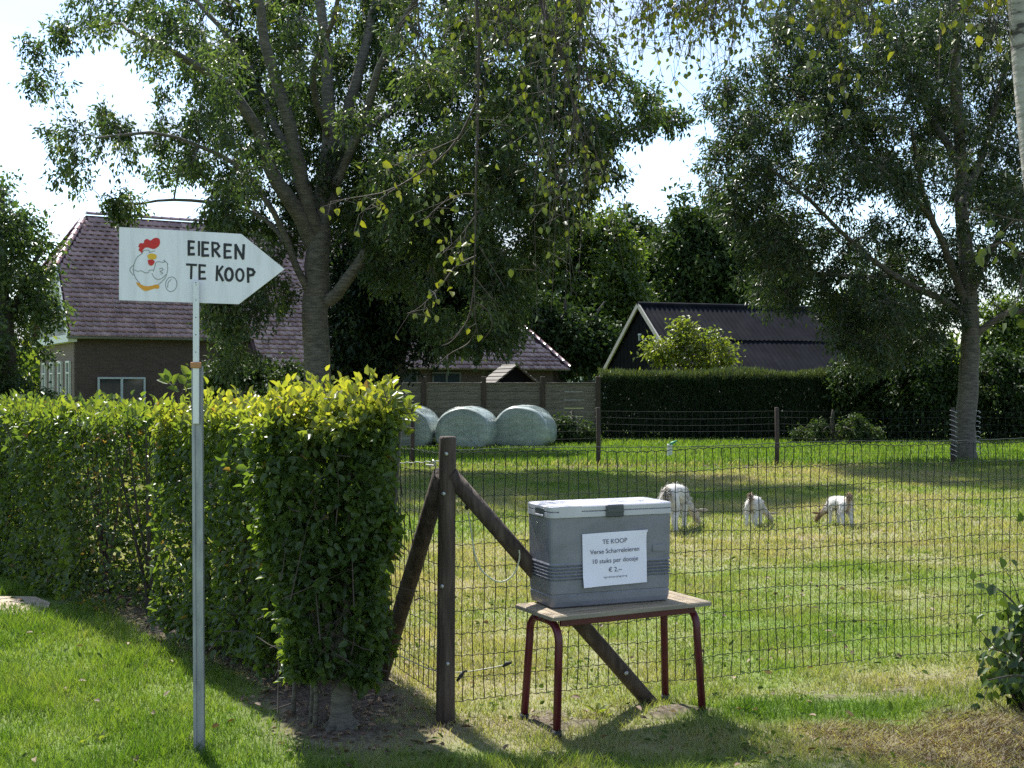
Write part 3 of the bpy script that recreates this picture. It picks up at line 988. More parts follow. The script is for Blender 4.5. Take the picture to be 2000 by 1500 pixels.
shrub('low blue green bush at the foot of the conifer hedge', 32.6, [(1530, 845), (1580, 815), (1620, 830), (1670, 812), (1720, 840), (1740, 866), (1530, 868)], 40, 10, M['leaf_back'], .4, .09, (.6, .5), name='bush', cat='bush')
shrub('dark bush against the house wall behind the sign', 30, [(395, 700), (440, 650), (480, 705), (580, 715), (640, 745), (640, 850), (390, 850)], 130, 20, M['leaf_back'], 1, .12, (.5, .5), name='bush', cat='bush', group='bushes by the house')
shrub('small weedy bush growing against the plank fence', 32.4, [(1085, 830), (1110, 812), (1150, 820), (1160, 866), (1085, 868)], 26, 13, M['leaf_back'], .3, .1, (.5, .4), name='bush', cat='bush')
shrub('leafy bush in front of the brick gable at the left edge', 30, [(-120, 700), (0, 740), (60, 750), (150, 770), (170, 850), (-120, 850)], 90, 22, M['leaf_ash'], .8, .12, (.5, .5), name='bush', cat='bush', group='bushes by the house')


# ------------------------------------------------------------------ hedges
def box_foliage(A, B, hw, z0, z1, N, inner=.3, bulge=.07, taper=0.0, seed=0, ends=(1, 1)):
    """points over and just inside the faces of a clipped hedge from A to B; returns pos, outward normal, depth"""
    A, B = np.array(A, float), np.array(B, float)
    ln = np.linalg.norm(B - A)
    u = (B - A) / ln
    v = np.array([-u[1], u[0]])
    ar = np.array([ln * (z1 - z0), ln * (z1 - z0), ln * hw * 2 * 1.3, 2 * hw * (z1 - z0) * ends[0], 2 * hw * (z1 - z0) * ends[1], ln * hw * .8])
    face = rng.choice(6, N, p=ar / ar.sum())
    s = rng.random(N) * ln
    t = (rng.random(N) * 2 - 1) * hw
    z = z0 + rng.random(N) * (z1 - z0)
    n_ = np.zeros((N, 3))
    k = face == 0; t[k] = hw; n_[k, :2] = v
    k = face == 1; t[k] = -hw; n_[k, :2] = -v
    k = face == 2; z[k] = z1; n_[k, 2] = 1
    k = face == 3; s[k] = 0; n_[k, :2] = -u
    k = face == 4; s[k] = ln; n_[k, :2] = u
    k = face == 5; z[k] = z0; n_[k, 2] = -1
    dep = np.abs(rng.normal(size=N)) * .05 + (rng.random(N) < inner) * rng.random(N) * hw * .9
    nz_ = fbm(s * 1.0 + face * 9.1, z + t, .28, 80 + seed) - .5
    off = nz_ * bulge * 2 - dep
    tp = 1 - taper * np.clip((z1 - z) / (z1 - z0), 0, 1) ** 1.5
    pos = np.empty((N, 3))
    pos[:, :2] = A + u * (((s - ln / 2) * tp + ln / 2)[:, None]) + v * (t * tp)[:, None]
    pos[:, 2] = z
    return pos + n_ * off[:, None], n_, dep


def oval_leaf_mesh(name, L, W, mat, tint):
    V, Fs, T = leaves(np.zeros((1, 3)), np.array([[0, 1., 0]]), np.array([[0, 0, 1.]]), L, W, np.array([tint]), True)
    return mesh_np(name, V, Fs, mat, {'tint': T})


def leaf_objects(parent, pos, ax, up, scale, meshes, pick):
    """separate leaves that show largest, sharing a few meshes"""
    for i in range(len(pos)):
        y = Vector(ax[i]).normalized()
        x = y.cross(Vector(up[i])).normalized()
        z = x.cross(y)
        o = bpy.data.objects.new('leaf', meshes[pick[i]])
        col.objects.link(o)
        o.parent = parent
        mt = Matrix((x, y, z)).transposed().to_4x4()
        o.matrix_local = Matrix.Translation(Vector(pos[i])) @ mt @ Matrix.Scale(float(scale[i]), 4)


hedge_leaf = [oval_leaf_mesh('leaf', 1.0, .66, M['leaf_hedge'], t) for t in (.15, .35, .5, .62, .75, .92)]


def hedge(name, label, A, B, hw, z0, z1, N, L, top, base_tint=.3, seed=0, taper=0.0, fringe=400, n_obj=300, stems=(), ends=(1, 1), bulge=.1, brown=.006, front=None, inner=.3, dead_end=0.0):
    base = np.array([(A[0] + B[0]) / 2, (A[1] + B[1]) / 2, 0.])
    root = empty(name, base, label=label, cat='hedge')
    pos, nr, dep = box_foliage(A, B, hw, z0, z1, N, inner, bulge=bulge, seed=seed, taper=taper, ends=ends)
    bare = fbm(pos[:, 0] * .8 + pos[:, 1], pos[:, 2], .42, 70 + seed)          # thin and dead spots
    kk = (rng.random(N) > np.clip((bare - .54) * 5.5, 0, .88) * (seed != 3)) | (pos[:, 2] > z1 - .12)
    pos, nr, dep = pos[kk], nr[kk], dep[kk]
    de = np.hypot(pos[:, 0] - A[0], pos[:, 1] - A[1]) + (fbm(pos[:, 0] + pos[:, 1], pos[:, 2], .3, 75) - .5) * .5 < dead_end
    de &= pos[:, 2] < z1 - .06
    kk = ~(de & (rng.random(len(pos)) < .5))
    pos, nr, dep, de = pos[kk], nr[kk], dep[kk], de[kk]
    # shoots standing up from the clipped top
    k = fringe
    u = rng.random(k)
    t = (rng.random(k) * 2 - 1) * hw
    d = np.array(B, float) - np.array(A, float); ln = np.linalg.norm(d); d /= ln
    fx = np.array(A, float) + d * (u * ln)[:, None] + np.array([-d[1], d[0]]) * t[:, None]
    sh = z1 + .13 * rng.random(k) ** 1.5 * (fbm(u * ln, t, .3, 91 + seed) * 1.8) + .0
    pos = np.concatenate([pos, np.concatenate([fx, sh[:, None]], 1)])
    nr = np.concatenate([nr, np.tile([0, 0, 1.], (k, 1))])
    dep = np.concatenate([dep, np.zeros(k)]); de = np.concatenate([de, np.zeros(k, bool)])
    N = len(pos)
    ax = nr * .5 + rng.normal(size=(N, 3)) * .55 + np.array([0, 0, -.25])
    ax[nr[:, 2] > .5] += np.array([0, 0, .9])
    up = nr * .9 + rng.normal(size=(N, 3)) * .45 + np.array([0, 0, .55])
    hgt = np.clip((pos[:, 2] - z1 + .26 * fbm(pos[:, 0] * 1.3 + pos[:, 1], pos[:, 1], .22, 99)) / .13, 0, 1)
    tint = base_tint + (rng.random(N) - .5) * .3 + (fbm(pos[:, 0] + pos[:, 1], pos[:, 2], .2, 95) - .5) * .3 + hgt * top - np.clip(dep, 0, .2) * .8  # last term darkens inner leaves: shade inside the hedge put into the tint
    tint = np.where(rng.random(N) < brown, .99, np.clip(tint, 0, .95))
    tint = np.where(de, np.where(rng.random(N) < .12, .99, rng.random(N) * .14), tint)
    s = L * (.65 + .7 * rng.random(N)) * np.where(de, .75, 1)
    # the leaves that show largest are leaf objects of their own
    vis = dep < .03
    if front is not None: vis &= front(pos, nr)
    cand = np.where(vis)[0]
    pick = rng.choice(cand, min(n_obj, len(cand)), replace=False)
    rest = np.ones(N, bool); rest[pick] = False
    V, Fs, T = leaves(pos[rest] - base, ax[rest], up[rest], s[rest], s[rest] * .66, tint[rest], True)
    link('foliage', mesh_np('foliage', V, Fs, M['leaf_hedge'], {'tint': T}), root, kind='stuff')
    tb = np.array((.15, .35, .5, .62, .75, .92))
    leaf_objects(root, pos[pick] - base, ax[pick], up[pick], s[pick], hedge_leaf, [int(np.argmin(np.abs(tb - x))) for x in tint[pick]])
    # stems and inner twigs
    P, Rr = [], []
    for sx, sy, r in stems:
        for q in range(5):
            e = np.array([sx, sy]) + rng.normal(size=2) * hw * .45
            P.append(np.stack([np.array([sx, sy, -.02]), np.array([sx, sy, z0 * .9 + .05]) + np.append(rng.normal(size=2) * .012, 0),
                               np.array([(sx + e[0]) / 2, (sy + e[1]) / 2, (z0 + z1) / 2]), np.array([e[0], e[1], z1 - .05])]))
            Rr.append([r, r * .8, r * .45, .004])
    q = rng.integers(0, N, 170)
    for i in q:
        p = pos[i] - nr[i] * .07
        c = p - nr[i] * .2 + np.append(rng.normal(size=2) * .08, -abs(rng.normal()) * .2)
        P.append(np.stack([c, c * .65 + p * .35 + rng.normal(size=3) * .015, c * .3 + p * .7 + rng.normal(size=3) * .015, p]))
        Rr.append([.0035, .0025, .0016, .001])
    V, Q = tubes_np(np.array(P), np.array(Rr), 5)
    link('branches', mesh_np('branches', V - base, [Q], M['twig'], smooth=True), root, kind='stuff')
    return root


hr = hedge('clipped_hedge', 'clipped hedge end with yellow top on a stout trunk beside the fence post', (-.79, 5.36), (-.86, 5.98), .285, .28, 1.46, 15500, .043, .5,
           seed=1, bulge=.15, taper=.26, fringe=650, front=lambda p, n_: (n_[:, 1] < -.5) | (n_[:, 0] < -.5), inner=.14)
tb = MB()
c = gnd(668, 1432)
o0 = Vector((hr.location.x, hr.location.y, 0))
tb.tube([Vector((c.x + .0, c.y, -.03)) - o0, Vector((c.x, c.y, .03)) - o0, Vector((c.x - .005, c.y, .10)) - o0, Vector((c.x, c.y + .01, .2)) - o0, Vector((c.x + .01, c.y + .02, .34)) - o0, Vector((c.x, c.y + .05, .8)) - o0],
        [.085, .062, .05, .05, .055, .03], 12)
for k in range(9):
    a = k * 2 * math.pi / 9
    tb.tube([Vector((c.x, c.y, .24)) - o0, Vector((c.x + .12 * math.cos(a), c.y + .1 + .12 * math.sin(a), .5)) - o0, Vector((c.x + .22 * math.cos(a), c.y + .18 + .22 * math.sin(a), 1.0)) - o0, Vector((c.x + .26 * math.cos(a), c.y + .2 + .22 * math.sin(a), 1.5)) - o0], [.03, .022, .013, .005], 6)
sh_c = np.array(tuple(at(792, 800, 5.5)))
kq = 70
sp_p = sh_c + rng.normal(size=(kq, 3)) * np.array([.035, .06, .06]) + np.array([-.03, 0, 0])
V, Fs, T = leaves(sp_p - np.array(tuple(o0)), rng.normal(size=(kq, 3)) * .6 + [.6, 0, .2], rng.normal(size=(kq, 3)) * .5 + [0, -.4, .7], .05, .034, np.clip(.55 + .4 * (rng.random(kq) - .3), 0, .95), True)
link('shoot', mesh_np('shoot', V, Fs, M['leaf_hedge'], {'tint': T}), hr, kind='stuff')
for k in range(4):
    tb.tube([Vector((c.x + .2, c.y + .05, 1.2)) - o0, Vector(sh_c) - o0 + Vector((-.06, .02 * k, -.02)), Vector(sp_p[k * 9]) - o0], [.006, .004, .002], 5)
for dx, dy in ((-.16, .1), (-.13, .02), (-.27, .25)):
    tb.tube([Vector((c.x + dx, c.y + dy, -.03)) - o0, Vector((c.x + dx + .01, c.y + dy, .15)) - o0, Vector((c.x + dx - .01, c.y + dy + .02, .6)) - o0], [.013, .012, .007], 6)
for k in range(7):
    a = k * 2 * math.pi / 7 + .3
    tb.tube([Vector((c.x, c.y, .09)) - o0, Vector((c.x + .05 * math.cos(a), c.y + .05 * math.sin(a), .03)) - o0, Vector((c.x + .12 * math.cos(a), c.y + .12 * math.sin(a), -.02)) - o0], [.03, .03, .014], 6)
tb.build('trunk', M['bark_ash'], hr)
hedge('clipped_hedge', 'clipped hedge block with yellow shoots on top just behind the sign post', (-.98, 6.42), (-1.98, 7.86), .33, .12, 1.40, 21500, .043, .45, seed=2, fringe=900,
      stems=[(-1.1, 6.5, .02), (-1.35, 6.9, .02), (-1.6, 7.25, .02), (-1.85, 7.6, .022), (-1.2, 6.75, .016)], brown=.012, front=lambda p, n_: (n_[:, 0] < -.5) | (n_[:, 2] > .5), base_tint=.33)
hedge('clipped_hedge', 'long dark green clipped hedge running to the left edge of the lawn', (-2.45, 8.45), (-8.4, 15.9), .36, .06, 1.35, 62000, .05, .22, seed=3, fringe=2600,
      stems=[(-2.5 - k * .5, 8.45 + k * .63, .02) for k in range(11)], brown=.01, front=lambda p, n_: (n_[:, 0] < -.5) & (p[:, 1] < 11), base_tint=.3, dead_end=.75)

# big leaves of a sapling poking out above the hedge behind the sign
sp = empty('sapling', (at(352, 770, 8.0).x, 8.0, 0), label='thin sapling with broad pale leaves poking out above the hedge behind the sign', cat='sapling')
sb_ = MB()
o0 = Vector(sp.location)
stem_px = [(352, 900), (350, 780), (345, 760), (330, 748)]
sb_.tube([Vector((0, 0, 0)), Vector((0, 0, .6))] + [at(a, b_, 8.0) - o0 for a, b_ in stem_px], [.01, .009, .008, .006, .004, .003], 6)
sb_.tube([at(350, 780, 8.0) - o0, at(362, 755, 8.0) - o0, at(368, 735, 8.0) - o0], [.005, .004, .002], 5)
sb_.build('stem', M['twig'], sp)
lp_, la_, lu_ = [], [], []
for (a, b_, ex, ey) in ((330, 750, 312, 742), (330, 748, 318, 736), (332, 746, 325, 728), (338, 752, 345, 735), (362, 752, 350, 735), (366, 742, 378, 728), (368, 736, 360, 722), (364, 745, 376, 742), (356, 760, 370, 756), (350, 765, 338, 760)):
    p, q = at(a, b_, 8.0), at(ex, ey, 8.0 + rng.uniform(-.04, .04))
    lp_.append(p - o0); la_.append(q - p); lu_.append((rng.normal() * .4, -.7, .6))
leaf_objects(sp, lp_, la_, lu_, np.full(len(lp_), .095), hedge_leaf, [int(x) for x in rng.integers(1, 4, len(lp_))])

# clipped conifer hedge at the far side
cf = empty('conifer_hedge', (1.0, 35, 0), label='tall dark conifer hedge in front of the shed', cat='hedge')
A = ((1171 - 1000) / F * 35.2, 35.4); B = ((1645 - 1000) / F * 35.2, 35.4)
pos, nr, dep = box_foliage(A, B, .45, .02, 1.72, 30000, .2, .12, seed=4)
k = 3500
fr = np.stack([A[0] + rng.random(k) * (B[0] - A[0]), 35.4 + (rng.random(k) - .5) * .8, 1.72 + 0 * rng.random(k)], -1)
fr[:, 2] += .28 * rng.random(k) * np.clip(vnoise(fr[:, 0], fr[:, 0] * 0, 1.4, 97) * 2 - .5, .1, 1)
pos = np.concatenate([pos, fr]); nr = np.concatenate([nr, np.tile([0, 0, 1.], (k, 1))])
ax = nr * .35 + rng.normal(size=pos.shape) * .3 + np.array([0, 0, .8])
up = nr + rng.normal(size=pos.shape) * .5
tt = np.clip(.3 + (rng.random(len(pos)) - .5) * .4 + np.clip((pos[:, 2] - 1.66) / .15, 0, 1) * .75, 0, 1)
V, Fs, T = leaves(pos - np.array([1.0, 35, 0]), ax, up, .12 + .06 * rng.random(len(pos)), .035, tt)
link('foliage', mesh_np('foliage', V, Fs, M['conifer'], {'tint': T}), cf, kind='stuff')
cb = MB()
for k in range(9):
    x = A[0] + (k + .5) * (B[0] - A[0]) / 9 - 1.0
    cb.tube([(x, .4, -.05), (x + .02, .4, .8), (x, .4, 1.6)], [.06, .045, .02], 6)
cb.build('branches', M['bark_dark'], cf)

# ------------------------------------------------------------------ birch: trunk at the right edge, hanging twigs across the top
bt = gnd(2112, 1395)
br = empty('birch_tree', bt, label='white barked birch at the right edge with long hanging twigs overhead', cat='tree')
o0 = np.array(tuple(bt))
q, r = smooth_path([bt + Vector((0, 0, -.05)), at(2110, 1380, bt.y), at(2100, 1000, bt.y), at(2072, 620, bt.y), at(2032, 320, bt.y), at(2003, 0, bt.y), at(1988, -300, bt.y), at(1980, -700, bt.y), at(1990, -1300, bt.y)],
                   [.13, .115, .1, .092, .088, .082, .07, .05, .02], 40)
parts = [tubes_np(q[None], r[None], 14)]
limbs_b = []
ztop = 4.1
for pts, r0 in ((((2.4, 5.9, 3.9), (1.6, 6.2, 4.6), (.4, 6.7, 4.9), (-.8, 7.1, 4.7), (-1.9, 7.4, 4.35)), .045),
                (((2.42, 5.9, 4.1), (1.9, 6.8, 4.9), (1.2, 7.6, 5.2), (.3, 8.2, 5.0), (-.5, 8.6, 4.6)), .04),
                (((2.42, 5.9, 4.4), (2.0, 6.1, 4.7), (1.4, 6.3, 4.75), (.8, 6.4, 4.6), (.3, 6.5, 4.3)), .032),
                (((2.42, 5.9, 4.0), (2.1, 6.6, 4.5), (1.9, 7.3, 4.6), (1.6, 8.0, 4.5)), .03),
                (((2.4, 5.9, 4.8), (3.0, 6.6, 5.6), (3.6, 7.2, 5.5)), .03)):
    qq, rr = smooth_path(pts, np.linspace(r0, .008, len(pts)), 24)
    parts.append(tubes_np(qq[None], rr[None], 7))
    limbs_b.append(qq)
LB = np.concatenate(limbs_b[:4])
sP, sR = [], []
bl_p, bl_a, bl_u, bl_t, bl_s = [], [], [], [], []


def strand(px_pts, d, r0=.004, leaf_n=12, l0=.2, tint=.5, size=.05, side=.25, hang=True, tv=.5):
    """twig through photo pixels at distance d with leaves hanging along it"""
    pts = [np.array(tuple(at(a, b_, d + rng.normal() * .03))) for a, b_ in px_pts]
    if hang:                                    # starts on the nearest limb overhead
        w = np.hypot(LB[:, 0] - pts[0][0], (LB[:, 1] - pts[0][1]) * .6)
        pts = [LB[int(np.argmin(w))]] + pts
    qq, rr = smooth_path(pts, np.linspace(r0, .0012, len(pts)), 12)
    sP.append(qq); sR.append(rr)
    for k in range(leaf_n):
        f = l0 + (1 - l0) * rng.random()
        i = f * 11
        p = qq[int(i)] * (1 - i % 1) + qq[min(11, int(i) + 1)] * (i % 1)
        if side:                               # short side twig
            e = p + rng.normal(size=3) * side * .22 + np.array([0, 0, -.06 * rng.random()])
            sP.append(p + (e - p) * np.linspace(0, 1, 12)[:, None]); sR.append(np.linspace(.0016, .0008, 12))
            p = e
        bl_p.append(p); bl_a.append(np.array([0, 0, -1.]) + rng.normal(size=3) * .55); bl_u.append(rng.normal(size=3) + np.array([0, -.4, .3]))
        bl_t.append(np.clip(tint + (rng.random() - .5) * tv, 0, 1)); bl_s.append(size * (.7 + .6 * rng.random()))


def field(x0, x1, n_, e0, e1, leaf_n, d0, d1, tint, size=.05, tv=.5, y0=-120):
    for k in range(n_):
        x = rng.uniform(x0, x1)
        ey = e0 + (e1 - e0) * rng.random() ** 1.4
        w = rng.normal() * 38
        d = rng.uniform(d0, d1)
        a = rng.normal(size=3) * 10
        p = [(x, y0), (x + w * .35 + a[0], y0 + (ey - y0) * .35), (x + w * .8 + a[1], y0 + (ey - y0) * .65), (x + w * 1.15 + a[2], ey)]
        strand(p, d, leaf_n=int(leaf_n * .6), tint=tint, size=size, tv=tv, side=.35)
        for q in range(2):                     # forked side twig with its own leaves
            f = rng.uniform(.3, .75)
            bx, by = x + w * f, y0 + (ey - y0) * f
            sx = rng.normal() * 45
            strand([(bx, by), (bx + sx * .6, by + 10 + rng.random() * 20), (bx + sx, by + 40 + rng.random() * 60)], d, r0=.002, leaf_n=int(leaf_n * .35), tint=tint, size=size, tv=tv, hang=False, side=.3)


field(370, 720, 9, 0, 110, 5, 6.4, 7.4, .45, .042)
field(740, 1010, 13, 40, 300, 15, 6.4, 7.8, .3, .042)
field(980, 1150, 11, 100, 420, 15, 6.4, 8.0, .3, .042)
field(1130, 1240, 5, 20, 180, 9, 6.6, 8.0, .3, .042)
field(1250, 1490, 40, 20, 190, 20, 7.0, 8.4, .32, .036)
field(1540, 1760, 16, -20, 110, 14, 6.2, 7.4, .45)
field(1890, 1975, 9, 20, 150, 9, 5.9, 6.4, .65, .05)
strand([(1045, -60), (1068, 40), (1095, 100), (1112, 170), (1125, 220), (1145, 310), (1150, 400)], 6.9, .016, 20, tint=.45)
strand([(1112, 170), (1130, 230), (1165, 300), (1180, 370)], 6.9, .006, 16, hang=False)
strand([(930, -60), (936, 60), (934, 130), (934, 220), (930, 330), (928, 470), (926, 600), (935, 660)], 6.8, .012, 14, tint=.5)
strand([(934, 190), (895, 270), (840, 325), (760, 372), (690, 386), (645, 394)], 6.8, .007, 28, l0=.3, size=.044, tint=.58, hang=False, side=.3)
strand([(895, 270), (850, 290), (800, 310), (770, 325)], 6.8, .004, 10, l0=.2, tint=.6, hang=False)
strand([(800, 350), (740, 390), (700, 420)], 6.8, .003, 8, l0=.3, size=.044, tint=.62, hang=False)
strand([(930, 420), (900, 460), (880, 480), (860, 500)], 6.8, .004, 15, l0=.2, size=.044, tint=.5, hang=False)
strand([(930, 500), (890, 520), (860, 560), (820, 600), (795, 612)], 6.8, .005, 18, l0=.25, size=.044, tint=.62, hang=False)
strand([(928, 380), (900, 380), (860, 400), (830, 430)], 6.8, .004, 13, l0=.2, size=.044, tint=.5, hang=False)
for e in (((926, 560), (915, 620), (890, 655), (870, 665)), ((930, 590), (955, 610), (960, 640), (940, 668)), ((926, 600), (905, 640), (880, 668), (862, 675)), ((926, 540), (950, 570), (975, 600)), ((935, 480), (960, 520), (985, 560)), ((932, 640), (915, 670), (880, 690), (850, 715))):
    strand(list(e), 6.8, .004, 0, hang=False)
field(1060, 1160, 7, 470, 610, 15, 6.7, 7.4, .4, .042)
field(1080, 1130, 3, 420, 620, 14, 6.9, 7.2, .4, .042)
strand([(1640, 60), (1645, 110), (1648, 150), (1650, 185)], 6.6, .003, 16, l0=.5, tint=.7)
strand([(2030, 430), (1985, 430), (1930, 415), (1900, 412)], 5.95, .004, 5, tint=.25, hang=False)
strand([(2036, 500), (1995, 500), (1965, 470), (1955, 480)], 5.95, .004, 8, tint=.28, size=.06, hang=False)
strand([(2036, 460), (2000, 530), (1985, 590), (1965, 610)], 5.95, .004, 8, tint=.28, size=.06, hang=False)
parts.append(tubes_np(np.array(sP), np.array(sR), 4))
V, Q = merge(parts[:1]); link('trunk', mesh_np('trunk', V - o0, [Q], M['bark_birch'], smooth=True), br)
V, Q = merge(parts[1:]); link('branches', mesh_np('branches', V - o0, [Q], M['twig'], smooth=True), br)
# crown above the picture
kq = 5200
c0 = LB[rng.integers(0, len(LB), kq)]
cp = c0 + rng.normal(size=(kq, 3)) * np.array([.55, .55, .5]) + np.array([.1, 0, .75])
keep = (H + (750 + 60) / F * cp[:, 1] < cp[:, 2])
cp = cp[keep]
bp_, ba_, bu_, btt, bs_ = map(np.array, (bl_p, bl_a, bl_u, bl_t, bl_s))
big = rng.permutation(len(bp_))[:300]
rest = np.ones(len(bp_), bool); rest[big] = False
allp = np.concatenate([bp_[rest], cp]); alla = np.concatenate([ba_[rest], rng.normal(size=cp.shape) * .6 + [0, 0, -.8]])
allu = np.concatenate([bu_[rest], rng.normal(size=cp.shape) + [0, 0, .4]])
alls = np.concatenate([bs_[rest], np.full(len(cp), .05)]); allt = np.concatenate([btt[rest], .3 + .4 * rng.random(len(cp))])
V, Fs, T = leaves(allp - o0, alla, allu, alls, alls * .74, allt, True)
link('crown', mesh_np('crown', V, Fs, M['leaf_birch'], {'tint': T}), br, kind='stuff')
birch_leaf = [oval_leaf_mesh('leaf', 1.0, .74, M['leaf_birch'], t) for t in (.15, .35, .55, .7, .85, .97)]
tbv = np.array((.15, .35, .55, .7, .85, .97))
leaf_objects(br, bp_[big] - o0, ba_[big], bu_[big], bs_[big], birch_leaf, [int(np.argmin(np.abs(tbv - x))) for x in btt[big]])

# young birch shoots at the right edge
bb = empty('birch_shoots', gnd(2010, 1385), label='leafy low birch shoots growing from the dead grass at the right edge', cat='bush')
o0 = np.array(tuple(bb.location))
sP, sR, lp_, la_, lu_ = [], [], [], [], []
for k in range(40):
    ex, ey = rng.uniform(1925, 2110), 1365 - 235 * rng.random()
    if ex < 1960: ey = rng.uniform(1210, 1350)
    e = np.array(tuple(at(ex, ey, 6.0 + rng.normal() * .15)))
    s0 = o0 + np.array([rng.normal() * .05, rng.normal() * .05, -.01])
    m_ = (s0 + e) / 2 + np.array([rng.normal() * .03, rng.normal() * .03, .1])
    qq, rr = smooth_path([s0, m_, e], [.008, .005, .002], 12)
    sP.append(qq); sR.append(rr)
    for j in range(17):
        i = 3 + rng.random() * 8.4
        p = qq[int(i)] + rng.normal(size=3) * .035
        lp_.append(p); la_.append(np.array([(p[0] - o0[0]) * .8, -.1, -.7]) + rng.normal(size=3) * .5); lu_.append(rng.normal(size=3) * .6 + np.array([-.3, -.5, .6]))
for ex, ey in ((1900, 1133), (1925, 1150), (1932, 1163), (1905, 1222), (1960, 1110), (1990, 1020), (1985, 1108), (1905, 1360), (1918, 1385)):
    p = np.array(tuple(at(ex, ey, 6.0)))
    lp_.append(p); la_.append(rng.normal(size=3) * .6 + np.array([-.5, 0, .2])); lu_.append(np.array([0, -.6, .6]))
    j = min(range(40), key=lambda k: np.linalg.norm(sP[k][-1] - p))
    qq, rr = smooth_path([sP[j][-3], (sP[j][-1] + p) / 2 + [0, 0, .02], p], [.003, .002, .001], 12)
    sP.append(qq); sR.append(rr)
V, Q = tubes_np(np.array(sP), np.array(sR), 5)
link('branches', mesh_np('branches', V - o0, [Q], M['twig'], smooth=True), bb)
shoot_leaf = [oval_leaf_mesh('leaf', 1.0, .78, leafmat('leaf_shoot', [(.03, .065, .02), (.08, .13, .025)], trans=.35), t) for t in (.1, .45, .8)]
ok = lp_[:300]
leaf_objects(bb, np.array(lp_[-300:]) - o0, la_[-300:], lu_[-300:], .045 + .03 * rng.random(300), shoot_leaf, rng.integers(0, 3, 300).tolist())
if len(lp_) > 300:
    k = len(lp_) - 300
    V, Fs, T = leaves(np.array(lp_[:k]) - o0, np.array(la_[:k]), np.array(lu_[:k]), np.full(k, .055), np.full(k, .043), rng.random(k), True)
    link('foliage', mesh_np('foliage', V, Fs, shoot_leaf[0].materials[0], {'tint': T}), bb, kind='stuff')

# litter on the soil, stalks in the dead grass
N = 5000
x = rng.uniform(-4, .2, N); y = rng.uniform(5.0, 11, N)
k = (masks(x, y)[0] > .35)
x, y = x[k], y[k]
pos = np.stack([x, y, gheight(x, y) + .006], -1)
V, Fs, T = leaves(pos, rng.normal(size=pos.shape) * [1, 1, .25], rng.normal(size=pos.shape) * .35 + [0, 0, 1],   .025 + .03 * rng.random(len(x)), .019, rng.random(len(x)), True)
link('leaf_litter', mesh_np('leaf_litter', V, Fs, M['dead_leaf'], {'tint': T}), kind='stuff', label='brown fallen leaves on the bare soil under the hedge')
N = 14000
x = 2.3 + rng.normal(size=N) * .6; y = 5.4 + rng.normal(size=N) * .32
k = (masks(x, y)[3] > .35)
x, y = x[k], y[k]
pos = np.stack([x, y, gheight(x, y) + .02 * rng.random(len(x))], -1)
V, Fs, T = leaves(pos, rng.normal(size=pos.shape) * [1, 1, .25], rng.normal(size=pos.shape) * .35 + [0, 0, 1], .04 + .06 * rng.random(len(x)), .0014, .45 + .6 * rng.random(len(x)))
link('dead_grass', mesh_np('dead_grass', V, Fs, M['dead_leaf'], {'tint': T}), kind='stuff', label='matted brown dead grass at the foot of the birch')


N = 5200
x, y = scatter(N, 4.6, 16, -.2, .48)
cl_ = fbm(x, y, .45, 120)
k = (cl_ > .52) & (masks(x, y)[0] < .3)
x, y = x[k], y[k]
x = x + rng.normal(size=len(x)) * .03
pos = np.stack([x, y, gheight(x, y) + .012 + .02 * rng.random(len(x))], -1)
V, Fs, T = leaves(pos, rng.normal(size=pos.shape) * [1, 1, .2] + [0, 0, .25], rng.normal(size=pos.shape) * .35 + [0, 0, 1], .022 + .03 * rng.random(len(x)), .014 + .014 * rng.random(len(x)), .15 + .6 * rng.random(len(x)), True)
link('weeds', mesh_np('turf_weeds', V, Fs, M['leaf_weed'], {'tint': T}), kind='stuff', label='clover and broad leaved weeds scattered through the turf')


N = 420
x, y = scatter(N, 4.7, 15, -.4, .46)
pos = np.stack([x, y, gheight(x, y) + .03 * rng.random(N) + .012], -1)
V, Fs, T = leaves(pos, rng.normal(size=pos.shape) * [1, 1, .2], rng.normal(size=pos.shape) * .5 + [0, 0, 1], .03 + .025 * rng.random(N), .026, rng.random(N), True)
link('fallen_leaves', mesh_np('fallen_leaves', V, Fs, M['dead_leaf'], {'tint': T}), kind='stuff', label='small dry leaves fallen on the grass')


def weed(px, py, label, n_, size, tint):
    w = empty('weed', gnd(px, py), label=label, cat='weed')
    for i in range(n_):
        a = i * 2.4 + .5
        V, Fs, T = leaves(np.zeros((1, 3)), np.array([[math.cos(a), math.sin(a), .9]]), np.array([[-math.cos(a), -math.sin(a), .8]]), size * random.uniform(.7, 1.1), size * .4, np.array([tint]), True)
        link('leaf', mesh_np('leaf', V, Fs, M['leaf_hedge'], {'tint': T}), w)


weed(1168, 1398, 'bright green broad leaved weed under the red legged table', 4, .09, .62)
weed(1186, 1402, 'small pale weed beside the bright weed under the table', 3, .05, .7)
weed(196, 1446, 'pale broad leaved weed in the lawn left of the sign post', 4, .06, .6)
weed(160, 1452, 'small bright weed in the lawn at the lower left', 3, .055, .55)
weed(228, 1390, 'silvery small weed in the middle of the sunny lawn', 3, .045, .5)
weed(780, 1440, 'small green weed in the soil beside the hedge trunk', 3, .05, .5)

